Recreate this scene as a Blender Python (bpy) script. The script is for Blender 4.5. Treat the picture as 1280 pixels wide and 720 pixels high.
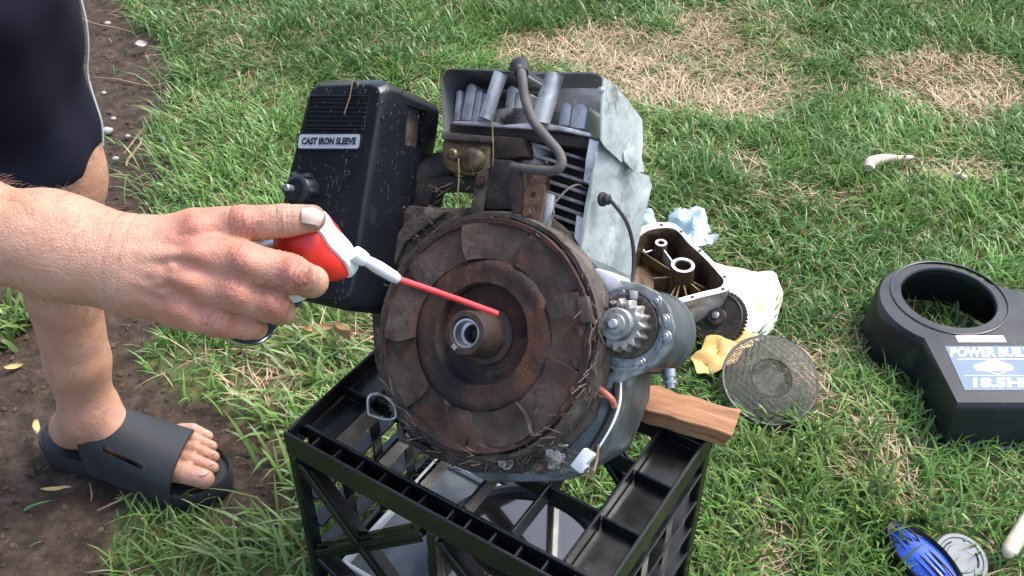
import bpy, bmesh, math, random
import numpy as np
from mathutils import Vector, Matrix, noise as mnoise
R = math.radians
random.seed(7); rng = np.random.default_rng(11)
scene = bpy.context.scene
for o in list(bpy.data.objects): bpy.data.objects.remove(o)
COL = scene.collection

# ---------------------------------------------------------------- camera
H = 1.16; PITCH = R(40); FPX = 1312.0
cam_d = bpy.data.cameras.new('camera'); cam = bpy.data.objects.new('camera', cam_d); COL.objects.link(cam)
cam.location = (0, 0, H); cam.rotation_euler = (R(90) - PITCH, 0, 0)
cam_d.sensor_width = 36; cam_d.lens = 36 * FPX / 1280; cam_d.clip_start = 0.02; cam_d.clip_end = 2000
scene.camera = cam
# ---------------------------------------------------------------- light
SUN_EL, SUN_AZ = R(57), R(62)          # azimuth measured from +Y towards +X
w = bpy.data.worlds.new('World'); scene.world = w; w.use_nodes = True
nt = w.node_tree; nt.nodes.clear()
out = nt.nodes.new('ShaderNodeOutputWorld'); bg = nt.nodes.new('ShaderNodeBackground'); sky = nt.nodes.new('ShaderNodeTexSky')
sky.sky_type = 'NISHITA'; sky.sun_disc = False; sky.sun_elevation = SUN_EL; sky.sun_rotation = SUN_AZ
sky.air_density = 1.0; sky.dust_density = 3.0; sky.ozone_density = 1.0
hs = nt.nodes.new('ShaderNodeHueSaturation'); hs.inputs['Saturation'].default_value = 0.95
nt.links.new(sky.outputs[0], hs.inputs['Color']); nt.links.new(hs.outputs[0], bg.inputs[0]); bg.inputs[1].default_value = 0.15
nt.links.new(bg.outputs[0], out.inputs[0])
sd = bpy.data.lights.new('sun', 'SUN'); sd.energy = 1.35; sd.angle = R(24); sd.color = (1.0, 0.975, 0.94)
sun = bpy.data.objects.new('sun', sd); COL.objects.link(sun)
sdir = Vector((math.sin(SUN_AZ)*math.cos(SUN_EL), math.cos(SUN_AZ)*math.cos(SUN_EL), math.sin(SUN_EL)))
sun.rotation_euler = sdir.to_track_quat('Z', 'Y').to_euler(); sun.location = sdir*20
scene.render.engine = 'CYCLES'
scene.view_settings.view_transform = 'Standard'; scene.view_settings.look = 'None'
scene.view_settings.gamma = 1.0; scene.view_settings.use_curve_mapping = False
scene.view_settings.exposure = 1.5
scene.cycles.max_bounces = 8; scene.cycles.transparent_max_bounces = 8

# ---------------------------------------------------------------- pixel -> place helpers
CF = Vector((0, math.cos(PITCH), -math.sin(PITCH))); CR = Vector((1, 0, 0)); CU = Vector((0, math.sin(PITCH), math.cos(PITCH)))
CP = Vector((0, 0, H))
def ray(u, v): return CF + CR*((u-640)/FPX) - CU*((v-360)/FPX)
def W(u, v, d): return CP + ray(u, v)*d                        # at a depth
def G(u, v, z=0.0):                                            # on a level z
    r = ray(u, v); return CP + r*((z-H)/r.z)
def camvec(x, y, z): return CR*x + CU*y - CF*z                 # z towards the camera

# ---------------------------------------------------------------- materials
MATS = {}
def nodes_of(m):
    m.use_nodes = True; n = m.node_tree; n.nodes.clear()
    o = n.nodes.new('ShaderNodeOutputMaterial'); b = n.nodes.new('ShaderNodeBsdfPrincipled')
    n.links.new(b.outputs[0], o.inputs[0]); return n, b
def pmat(name, cols, scale=20, rough=(.5, .6), metal=0.0, bump=0.0, bscale=None, detail=6, dist=0.0, spec=.5, spots=None,
         coat=0, sss=0.0, coords='Object', stretch=None, distort=0.6):
    """cols: list of (pos, rgb) over a noise; spots: (rgb, scale, lo, hi) second noise layer of dirt or wear"""
    if name in MATS: return MATS[name]
    m = bpy.data.materials.new(name); n, b = nodes_of(m); L = n.links.new
    tc = n.nodes.new('ShaderNodeTexCoord'); src = tc.outputs[coords]
    if stretch:
        mp = n.nodes.new('ShaderNodeMapping'); mp.inputs['Scale'].default_value = stretch; L(src, mp.inputs[0]); src = mp.outputs[0]
    nz = n.nodes.new('ShaderNodeTexNoise'); nz.inputs['Scale'].default_value = scale; nz.inputs['Detail'].default_value = detail
    nz.inputs['Roughness'].default_value = .65; nz.inputs['Distortion'].default_value = distort; L(src, nz.inputs['Vector'])
    cr = n.nodes.new('ShaderNodeValToRGB'); e = cr.color_ramp.elements
    while len(e) < len(cols): e.new(.5)
    for k, (p, c) in enumerate(cols): e[k].position = p; e[k].color = (*c, 1)
    L(nz.outputs[0], cr.inputs[0]); colout = cr.outputs[0]
    rr = n.nodes.new('ShaderNodeMapRange'); rr.inputs[1].default_value = .3; rr.inputs[2].default_value = .7
    rr.inputs[3].default_value = rough[0]; rr.inputs[4].default_value = rough[1]; L(nz.outputs[0], rr.inputs[0]); L(rr.outputs[0], b.inputs['Roughness'])
    if spots:
        for (c, s, lo, hi) in (spots if isinstance(spots, list) else [spots]):
            n2 = n.nodes.new('ShaderNodeTexNoise'); n2.inputs['Scale'].default_value = s; n2.inputs['Detail'].default_value = 8; n2.inputs['Roughness'].default_value = .7
            L(src, n2.inputs['Vector'])
            mr = n.nodes.new('ShaderNodeMapRange'); mr.inputs[1].default_value = lo; mr.inputs[2].default_value = hi; L(n2.outputs[0], mr.inputs[0])
            mx = n.nodes.new('ShaderNodeMix'); mx.data_type = 'RGBA'; L(mr.outputs[0], mx.inputs[0]); L(colout, mx.inputs[6]); mx.inputs[7].default_value = (*c, 1); colout = mx.outputs[2]
    L(colout, b.inputs['Base Color'])
    b.inputs['Metallic'].default_value = metal; b.inputs['Specular IOR Level'].default_value = spec
    if coat: b.inputs['Coat Weight'].default_value = coat; b.inputs['Coat Roughness'].default_value = .12
    if sss:
        b.inputs['Subsurface Weight'].default_value = sss; b.inputs['Subsurface Radius'].default_value = (1, .35, .2); b.inputs['Subsurface Scale'].default_value = .004
    if bump:
        n3 = n.nodes.new('ShaderNodeTexNoise'); n3.inputs['Scale'].default_value = bscale or scale*3; n3.inputs['Detail'].default_value = 8; n3.inputs['Roughness'].default_value = .7
        L(src, n3.inputs['Vector']); bp = n.nodes.new('ShaderNodeBump'); bp.inputs['Strength'].default_value = bump; bp.inputs['Distance'].default_value = dist or .003
        L(n3.outputs[0], bp.inputs['Height']); L(bp.outputs[0], b.inputs['Normal'])
    MATS[name] = m; return m

RUST = pmat('rust', [(.28, (.014, .008, .008)), (.42, (.034, .016, .012)), (.55, (.07, .028, .017)), (.68, (.125, .046, .02)), (.8, (.17, .075, .036))], 26, (.5, .8), .1, .9, 160, 8, .0022, .4,
            [((.02, .015, .016), 11, .46, .6), ((.17, .125, .095), 70, .66, .8)])
RUST_DARK = pmat('rust_dark', [(.3, (.022, .015, .013)), (.5, (.05, .03, .024)), (.66, (.085, .046, .03)), (.8, (.13, .08, .055))], 30, (.42, .75), .15, .7, 120, 8, .002, .4,
            [((.17, .14, .115), 24, .62, .74), ((.025, .018, .016), 14, .5, .66)])
BLADE = pmat('dusty_brown_casting', [(.28, (.02, .014, .012)), (.45, (.05, .034, .028)), (.6, (.085, .06, .05)), (.78, (.14, .108, .09))], 22, (.5, .8), .15, .9, 150, 8, .002, .4, [((.085, .03, .016), 16, .5, .64), ((.17, .135, .11), 50, .63, .76), ((.012, .009, .009), 13, .54, .68), ((.2, .165, .14), 15, .63, .71)])
RUST_ORANGE = pmat('rust_orange', [(.3, (.05, .03, .02)), (.5, (.13, .068, .034)), (.7, (.22, .14, .08))], 45, (.6, .85), .1, .6, 200, 8, .001, .3, ((.09, .06, .05), 20, .5, .65))
DIRTY = pmat('dirty_casting', [(.3, (.03, .024, .02)), (.5, (.09, .072, .06)), (.7, (.19, .165, .14))], 24, (.55, .9), .15, .8, 110, 8, .002, .35, ((.035, .026, .02), 12, .48, .6))
GREASE = pmat('greasy_black', [(.3, (.008, .007, .006)), (.55, (.03, .024, .02)), (.75, (.08, .06, .045))], 22, (.35, .75), .1, .7, 90, 8, .002, .4)
GOLDEN = pmat('oil_stained_casting', [(.3, (.06, .045, .03)), (.48, (.19, .14, .08)), (.62, (.3, .2, .08)), (.78, (.42, .36, .28))], 22, (.3, .65), .55, .5, 80, 8, .002, .5, ((.03, .022, .016), 16, .52, .66))
ALU = pmat('cast_aluminium', [(.3, (.3, .3, .3)), (.5, (.5, .5, .5)), (.72, (.72, .73, .74))], 30, (.32, .6), .5, .45, 150, 8, .001, .5, ((.07, .06, .05), 22, .56, .7))
ALU_FIN = pmat('dark_fin_aluminium', [(.3, (.19, .18, .165)), (.5, (.39, .37, .345)), (.72, (.65, .63, .6))], 26, (.35, .65), .6, .4, 120, 8, .001, .5, ((.04, .03, .024), 18, .5, .64))
GALV = pmat('grey_green_sheet_metal', [(.3, (.26, .31, .31)), (.5, (.38, .43, .43)), (.7, (.52, .56, .555))], 15, (.38, .62), .35, .45, 16, 4, .006, .5, [((.14, .15, .145), 24, .54, .7), ((.09, .065, .05), 11, .62, .74), ((.6, .62, .61), 60, .64, .74)])
GALV_IN = pmat('dark_grey_sheet_metal', [(.3, (.09, .09, .09)), (.55, (.2, .2, .2)), (.75, (.42, .42, .42))], 14, (.5, .7), .3, .2, 60, 6, .001)  # darker grey than the outer sheet metal, for shroud top and back
CASE = pmat('stained_crankcase', [(.3, (.05, .06, .062)), (.5, (.115, .135, .137)), (.7, (.24, .265, .265))], 16, (.4, .7), .4, .5, 80, 8, .0015, .5, [((.05, .04, .03), 14, .5, .64), ((.45, .46, .45), 30, .66, .78)])
STARTER = pmat('starter_plate', [(.3, (.13, .14, .135)), (.5, (.25, .265, .255)), (.7, (.42, .44, .425))], 26, (.4, .65), .45, .4, 90, 8, .001, .5, [((.075, .062, .05), 20, .5, .64)])
STEEL = pmat('worn_steel', [(.3, (.25, .26, .27)), (.6, (.5, .51, .52)), (.8, (.68, .69, .7))], 30, (.25, .45), .85, .2, 120, 6, .0006, .5, ((.1, .08, .06), 40, .58, .7))
MOTOR = pmat('dark_grey_motor_paint', [(.3, (.045, .055, .06)), (.6, (.085, .1, .105)), (.8, (.15, .165, .165))], 20, (.38, .55), .2, .15, 80, 6, .0008, .5, ((.2, .2, .19), 40, .66, .76))
BLACK = pmat('black_plastic', [(.3, (.006, .007, .010)), (.7, (.011, .013, .018))], 9, (.2, .42), 0, .05, 300, 4, .0004, .34, [((.045, .047, .05), 24, .6, .8), ((.12, .115, .105), 120, .69, .78)])
BLACK_CRATE = pmat('crate_plastic', [(.3, (.005, .0055, .006)), (.7, (.010, .011, .012))], 12, (.14, .42), 0, .14, 160, 5, .0006, .4, [((.075, .07, .062), 26, .6, .8), ((.16, .155, .145), 90, .68, .78)])
BLACK_MATT = pmat('black_rubber', [(.3, (.011, .011, .012)), (.7, (.024, .024, .026))], 20, (.55, .75), 0, .2, 200, 5, .0005)
HOUSING = pmat('housing_black_plastic', [(.3, (.008, .010, .013)), (.7, (.013, .016, .02))], 12, (.24, .46), 0, .08, 350, 4, .0004, .44, [((.045, .048, .05), 22, .58, .8), ((.13, .125, .115), 110, .68, .78)])
HOSE = pmat('dusty_rubber_hose', [(.3, (.05, .045, .042)), (.6, (.105, .095, .088)), (.8, (.19, .17, .155))], 40, (.6, .8), 0, .2, 160, 6, .0006)
WHITE = pmat('white_plastic', [(.3, (.62, .65, .66)), (.7, (.76, .78, .79))], 18, (.35, .5), 0, .05, 90)
LABEL = pmat('silver_label', [(.3, (.42, .46, .52)), (.7, (.6, .64, .7))], 14, (.3, .45), .3, .03, 90)
LABEL_BLUE = pmat('grey_blue_decal', [(.3, (.09, .14, .19)), (.7, (.13, .19, .25))], 14, (.35, .5), 0)
PRINT_DARK = pmat('dark_print', [(.3, (.012, .014, .02)), (.7, (.02, .022, .03))], 14, (.4, .5))
PRINT_WHITE = pmat('white_print', [(.3, (.66, .67, .7)), (.7, (.8, .8, .82))], 40, (.4, .5))
RED = pmat('red_plastic', [(.3, (.5, .018, .016)), (.7, (.62, .03, .024))], 12, (.3, .42), 0, .04, 160)
RED_STRAW = pmat('red_straw_plastic', [(.3, (.55, .03, .035)), (.7, (.72, .06, .07))], 20, (.3, .4), 0, sss=.0)
NOZZLE = pmat('pale_grey_plastic', [(.3, (.5, .52, .54)), (.7, (.62, .64, .66))], 14, (.35, .5))
TIN = pmat('shiny_tin', [(.3, (.55, .57, .6)), (.7, (.75, .77, .8))], 10, (.16, .3), .95)
BLUECAN = pmat('dark_blue_can_print', [(.3, (.02, .03, .07)), (.7, (.03, .045, .1))], 10, (.25, .35), .1)
REDWIRE = pmat('faded_red_wire', [(.3, (.35, .1, .07)), (.7, (.5, .17, .12))], 40, (.5, .7), 0, .2, 100, 6, .0005)
WOOD = pmat('rough_pine', [(.3, (.16, .07, .032)), (.5, (.29, .14, .066)), (.68, (.4, .22, .115)), (.85, (.5, .34, .21))], 14, (.6, .85), 0, .5, 60, 8, .0012, .3, ((.13, .06, .03), 9, .56, .75), stretch=(1, 9, 9))
DROP = pmat('water_drop', [(.3, (.004, .005, .007)), (.7, (.008, .009, .012))], 10, (.03, .06), 0, spec=.9)
OIL = pmat('black_oil', [(.3, (.006, .005, .005)), (.7, (.01, .009, .008))], 4, (.015, .02), 0, spec=1.0, coat=1.0)
WET = pmat('wet_grey_tray', [(.3, (.11, .125, .14)), (.7, (.17, .19, .21))], 8, (.1, .3), 0, .05, 30, 4, .001, .6, ((.03, .028, .025), 12, .6, .75))
OILY_ALU = pmat('oil_coated_casting', [(.3, (.035, .022, .014)), (.5, (.1, .064, .036)), (.72, (.24, .17, .1))], 22, (.15, .4), .5, .3, 60, 6, .001, .6, stretch=(1, 1, .35))
BRIGHT_ALU = pmat('bright_machined_face', [(.3, (.5, .5, .49)), (.7, (.75, .75, .74))], 40, (.3, .5), .6, .1, 90, 5, .0005, .5, ((.2, .17, .13), 30, .64, .74))
PAPER = pmat('white_orange_paper', [(.35, (.7, .68, .64)), (.47, (.74, .7, .62)), (.56, (.72, .55, .33)), (.7, (.7, .42, .14))], 7, (.8, .9), 0, .2, 40)
ORANGE = pmat('orange_paper', [(.3, (.74, .4, .09)), (.5, (.78, .5, .19)), (.7, (.8, .68, .45))], 12, (.75, .9), 0, .2, 40)
RAG = pmat('pale_blue_towel', [(.3, (.38, .52, .56)), (.7, (.58, .68, .7))], 18, (.85, .95), 0, .5, 140, 6, .0015)
WIRE_MESH = pmat('dull_wire_mesh', [(.3, (.05, .05, .046)), (.7, (.11, .11, .1))], 40, (.45, .6), .6)
BLUE = pmat('blue_plastic', [(.3, (.008, .04, .3)), (.7, (.02, .09, .5))], 8, (.12, .22), .2, coat=.5)
GREYP = pmat('grey_plastic', [(.3, (.08, .095, .11)), (.7, (.12, .14, .155))], 20, (.4, .55), 0, .1, 120)
STICK = pmat('peeled_stick', [(.3, (.42, .32, .22)), (.6, (.6, .5, .38)), (.8, (.7, .62, .52))], 18, (.6, .8), 0, .3, 60, 6, .001, stretch=(1, 6, 6))
TWIG = pmat('dry_twig', [(.3, (.16, .1, .055)), (.6, (.3, .2, .11)), (.8, (.42, .3, .18))], 40, (.7, .9), 0, .3, 100)
DRYLEAF = pmat('dry_leaf', [(.3, (.22, .12, .05)), (.6, (.36, .22, .1)), (.8, (.5, .36, .2))], 60, (.6, .85), 0, .3, 200)
YLEAF = pmat('yellow_leaf', [(.3, (.4, .28, .1)), (.7, (.55, .42, .2))], 60, (.6, .8))
PEBBLE = pmat('pale_pebble', [(.3, (.3, .27, .24)), (.7, (.5, .47, .43))], 50, (.7, .9), 0, .3, 200)
NAVY = pmat('navy_cotton', [(.3, (.005, .005, .013)), (.7, (.009, .009, .021))], 10, (.85, .95), 0, .25, 900, 3, .0004, .2)
SHIRT = pmat('grey_cotton', [(.3, (.12, .12, .13)), (.7, (.16, .16, .17))], 10, (.85, .95), 0, .2, 700)
ARMHAIR = pmat('fair_arm_hair', [(.3, (.2, .11, .06)), (.7, (.32, .2, .12))], 60, (.5, .7))
CHAFF = pmat('dirty_chaff', [(.3, (.09, .065, .045)), (.6, (.17, .125, .085)), (.8, (.3, .22, .14))], 60, (.7, .9))
HAIR = pmat('brown_hair', [(.3, (.03, .02, .012)), (.7, (.07, .045, .028))], 60, (.5, .7), stretch=(1, 1, .2))
SANDAL = pmat('black_foam_rubber', [(.3, (.016, .018, .021)), (.7, (.026, .029, .033))], 30, (.5, .68), 0, .2, 260, 5, .0006, .4, ((.06, .055, .05), 18, .62, .8))
def skin_material():
    m = bpy.data.materials.new('skin'); n, b = nodes_of(m); L = n.links.new; tc = n.nodes.new('ShaderNodeTexCoord')
    def nz(s, d=8, ro=.65, di=0.0):
        q = n.nodes.new('ShaderNodeTexNoise'); q.inputs['Scale'].default_value = s; q.inputs['Detail'].default_value = d; q.inputs['Roughness'].default_value = ro; q.inputs['Distortion'].default_value = di; L(tc.outputs['Object'], q.inputs['Vector']); return q.outputs[0]
    def mix(f, c0, c1, op='MIX'):
        x = n.nodes.new('ShaderNodeMix'); x.data_type = 'RGBA'; x.blend_type = op; L(f, x.inputs[0]) if not isinstance(f, float) else setattr(x.inputs[0], 'default_value', f)
        for s, c in ((6, c0), (7, c1)):
            if isinstance(c, tuple): x.inputs[s].default_value = (*c, 1)
            else: L(c, x.inputs[s])
        return x.outputs[2]
    def rng_(src, a, b2, c=0.0, d=1.0):
        r = n.nodes.new('ShaderNodeMapRange'); L(src, r.inputs[0]); r.inputs[1].default_value = a; r.inputs[2].default_value = b2; r.inputs[3].default_value = c; r.inputs[4].default_value = d; return r.outputs[0]
    cr = n.nodes.new('ShaderNodeValToRGB'); e = cr.color_ramp.elements; els = [(.28, (.36, .165, .10)), (.45, (.455, .235, .155)), (.6, (.495, .275, .19)), (.78, (.545, .33, .24))]
    while len(e) < 4: e.new(.5)
    for k, (q, c) in enumerate(els): e[k].position = q; e[k].color = (*c, 1)
    L(nz(24, 8, .7, .8), cr.inputs[0]); col = cr.outputs[0]
    col = mix(rng_(nz(130, 6), .56, .78, 0, .55), col, (.42, .15, .10))
    at = n.nodes.new('ShaderNodeAttribute'); at.attribute_name = 'tint'; sp = n.nodes.new('ShaderNodeSeparateColor'); L(at.outputs['Color'], sp.inputs[0])
    mu = n.nodes.new('ShaderNodeMath'); mu.operation = 'MULTIPLY'; L(sp.outputs[0], mu.inputs[0]); L(rng_(nz(170, 9, .75, 1.2), .40, .52), mu.inputs[1])
    col = mix(mu.outputs[0], col, (.07, .045, .04)); col = mix(rng_(sp.outputs[1], 0, 1, 0, .6), col, (.47, .15, .105))
    L(col, b.inputs['Base Color']); L(rng_(nz(90), .3, .7, .38, .56), b.inputs['Roughness']); b.inputs['Specular IOR Level'].default_value = .42
    b.inputs['Subsurface Weight'].default_value = .12; b.inputs['Subsurface Radius'].default_value = (1, .35, .2); b.inputs['Subsurface Scale'].default_value = .004
    vo = n.nodes.new('ShaderNodeTexVoronoi'); vo.feature = 'DISTANCE_TO_EDGE'; vo.inputs['Scale'].default_value = 420; L(tc.outputs['Object'], vo.inputs['Vector'])
    b1 = n.nodes.new('ShaderNodeBump'); b1.inputs['Strength'].default_value = .35; b1.inputs['Distance'].default_value = .0006; L(rng_(vo.outputs[0], 0, .25), b1.inputs['Height'])
    b2 = n.nodes.new('ShaderNodeBump'); b2.inputs['Strength'].default_value = .55; b2.inputs['Distance'].default_value = .0016; L(nz(150, 8, .7, .6), b2.inputs['Height']); L(b1.outputs[0], b2.inputs['Normal'])
    b3 = n.nodes.new('ShaderNodeBump'); b3.inputs['Strength'].default_value = .22; b3.inputs['Distance'].default_value = .005; L(nz(42, 4, .5, 1.0), b3.inputs['Height']); L(b2.outputs[0], b3.inputs['Normal'])
    L(b3.outputs[0], b.inputs['Normal']); return m
SKIN = skin_material()
TOENAIL = pmat('toenail_pink', [(.3, (.5, .3, .22)), (.7, (.56, .36, .28))], 60, (.3, .45))
NAIL = pmat('fingernail_grey', [(.3, (.5, .36, .29)), (.7, (.6, .46, .38))], 60, (.25, .4), 0)
SMUDGE = pmat('grease_smudge', [(.3, (.04, .03, .025)), (.7, (.08, .06, .05))], 60, (.6, .8))

# ---------------------------------------------------------------- mesh helpers
class MB:
    def __init__(s): s.v = []; s.f = []
    def add(s, vs, fs):
        k = len(s.v); s.v += [tuple(p) for p in vs]; s.f += [tuple(i+k for i in f) for f in fs]; return s
    def box(s, c, size, rot=None):
        c = Vector(c); M = rot or Matrix.Identity(3); x, y, z = [q/2 for q in size]
        vs = [c + M @ Vector((a*x, b*y, d*z)) for a in (-1, 1) for b in (-1, 1) for d in (-1, 1)]
        return s.add(vs, [(0, 1, 3, 2), (4, 6, 7, 5), (0, 4, 5, 1), (2, 3, 7, 6), (0, 2, 6, 4), (1, 5, 7, 3)])
    def bar(s, p0, p1, wd, ht, up=(0, 0, 1)):
        p0 = Vector(p0); p1 = Vector(p1); d = p1-p0; x = d.normalized(); y = Vector(up).cross(x)
        if y.length < 1e-4: y = Vector((0, 1, 0)).cross(x)
        y.normalize(); z = x.cross(y); M = Matrix((x, y, z)).transposed()
        return s.box((p0+p1)/2, (d.length, wd, ht), M)
    def tube(s, pts, r, seg=10, caps=True):
        pts = [Vector(p) for p in pts]; n = len(pts); rs = r if isinstance(r, (list, tuple)) else [r]*n
        t0 = (pts[1]-pts[0]).normalized(); a = t0.orthogonal().normalized(); vs = []; fs = []
        for i, p in enumerate(pts):
            t = (pts[min(i+1, n-1)]-pts[max(i-1, 0)]).normalized(); a = (a - t*a.dot(t)).normalized(); b = t.cross(a)
            for k in range(seg):
                th = 2*math.pi*k/seg; vs.append(p + (a*math.cos(th)+b*math.sin(th))*rs[i])
        for i in range(n-1):
            for k in range(seg):
                fs.append((i*seg+k, i*seg+(k+1) % seg, (i+1)*seg+(k+1) % seg, (i+1)*seg+k))
        if caps: fs += [tuple(range(seg))[::-1], tuple((n-1)*seg+k for k in range(seg))]
        return s.add(vs, fs)
    def lathe(s, prof, c=(0, 0, 0), axis=(0, 0, 1), seg=32, ang=None):
        """prof: list of (r, h) along axis"""
        c = Vector(c); ax = Vector(axis).normalized(); a = ax.orthogonal().normalized(); b = ax.cross(a); vs = []; fs = []; n = len(prof)
        for (r, h) in prof:
            for k in range(seg):
                th = 2*math.pi*k/seg; vs.append(c + ax*h + (a*math.cos(th)+b*math.sin(th))*max(r, 1e-5))
        for i in range(n-1):
            for k in range(seg): fs.append((i*seg+k, i*seg+(k+1) % seg, (i+1)*seg+(k+1) % seg, (i+1)*seg+k))
        return s.add(vs, fs)
    def prism(s, poly0, poly1):
        n = len(poly0); fs = [tuple(range(n))[::-1], tuple(range(n, 2*n))]
        for k in range(n): fs.append((k, (k+1) % n, n+(k+1) % n, n+k))
        return s.add(list(poly0)+list(poly1), fs)
    def ball(s, c, r, seg=12, sc=(1, 1, 1)):
        c = Vector(c); vs = []; fs = []; ring = seg//2
        for i in range(ring+1):
            ph = math.pi*i/ring
            for k in range(seg):
                th = 2*math.pi*k/seg; vs.append(c + Vector((math.sin(ph)*math.cos(th)*r*sc[0], math.sin(ph)*math.sin(th)*r*sc[1], math.cos(ph)*r*sc[2])))
        for i in range(ring):
            for k in range(seg): fs.append((i*seg+k, (i+1)*seg+k, (i+1)*seg+(k+1) % seg, i*seg+(k+1) % seg))
        return s.add(vs, fs)
    def build(s, name, mat, parent=None, bevel=0.0, seg=2, smooth=35, bisect=None, label=None, kind=None, jitter=0.0, jscale=30):
        me = bpy.data.meshes.new(name); bm = bmesh.new()
        vs = [bm.verts.new(p) for p in s.v]
        for f in s.f:
            try: bm.faces.new([vs[i] for i in f])
            except ValueError: pass
        bmesh.ops.remove_doubles(bm, verts=bm.verts, dist=1e-6)
        bmesh.ops.recalc_face_normals(bm, faces=bm.faces)
        if bisect:
            co, no = bisect
            r = bmesh.ops.bisect_plane(bm, geom=bm.verts[:]+bm.edges[:]+bm.faces[:], plane_co=co, plane_no=no, clear_inner=True)
            ed = [g for g in r['geom_cut'] if isinstance(g, bmesh.types.BMEdge)]
            if ed:
                try: bmesh.ops.contextual_create(bm, geom=ed)
                except Exception: pass
        if bevel:
            es = [e for e in bm.edges if len(e.link_faces) == 2 and e.calc_face_angle(0) > R(30)]
            bmesh.ops.bevel(bm, geom=es, offset=bevel, segments=seg, profile=.5, affect='EDGES', clamp_overlap=True)
        if jitter:
            for v in bm.verts:
                v.co += Vector(mnoise.noise_vector(v.co*jscale))*jitter
        bm.to_mesh(me); bm.free()
        me.materials.append(mat)
        if smooth:
            me.shade_smooth(); me.set_sharp_from_angle(angle=R(smooth))
        return obj(name, me, parent, label, kind)
def obj(name, me, parent=None, label=None, kind=None):
    o = bpy.data.objects.new(name, me); COL.objects.link(o)
    if parent: o.parent = parent
    if label: o['label'] = label
    if kind: o['kind'] = kind
    return o
def empty(name, label, cat, M=None, group=None):
    o = bpy.data.objects.new(name, None); COL.objects.link(o); o.empty_display_size = .05
    o['label'] = label; o['category'] = cat
    if group: o['group'] = group
    if M is not None: o.matrix_world = M
    return o
def tag(o, label, cat, group=None, kind=None):
    o['label'] = label; o['category'] = cat
    if group: o['group'] = group
    if kind: o['kind'] = kind
    return o
def frame(x, y, z, o): 
    M = Matrix((x, y, z)).transposed().to_4x4(); M.translation = o; return M
def text_mesh(body, size, sx=1.0, extrude=.0003, bold=0.0, shear=0.0):
    cu = bpy.data.curves.new('lettering', 'FONT'); cu.body = body; cu.size = size; cu.extrude = extrude; cu.offset = bold; cu.shear = shear
    cu.align_x = 'CENTER'; cu.align_y = 'CENTER'; cu.resolution_u = 3
    t = bpy.data.objects.new('lettering', cu); COL.objects.link(t)
    dg = bpy.context.evaluated_depsgraph_get(); dg.update(); me = bpy.data.meshes.new_from_object(t.evaluated_get(dg))
    bpy.data.objects.remove(t); bpy.data.curves.remove(cu)
    for v in me.vertices: v.co.x *= sx
    return me
def catmull(pts, n=6):
    P = [Vector(p) for p in pts]; P = [P[0]*2-P[1]] + P + [P[-1]*2-P[-2]]; o = []
    for i in range(1, len(P)-2):
        for k in range(n):
            t = k/n; a, b, c, d = P[i-1:i+3]
            o.append(.5*((2*b)+(c-a)*t+(2*a-5*b+4*c-d)*t*t+(3*b-a-3*c+d)*t**3))
    o.append(P[-2]); return o

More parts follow.
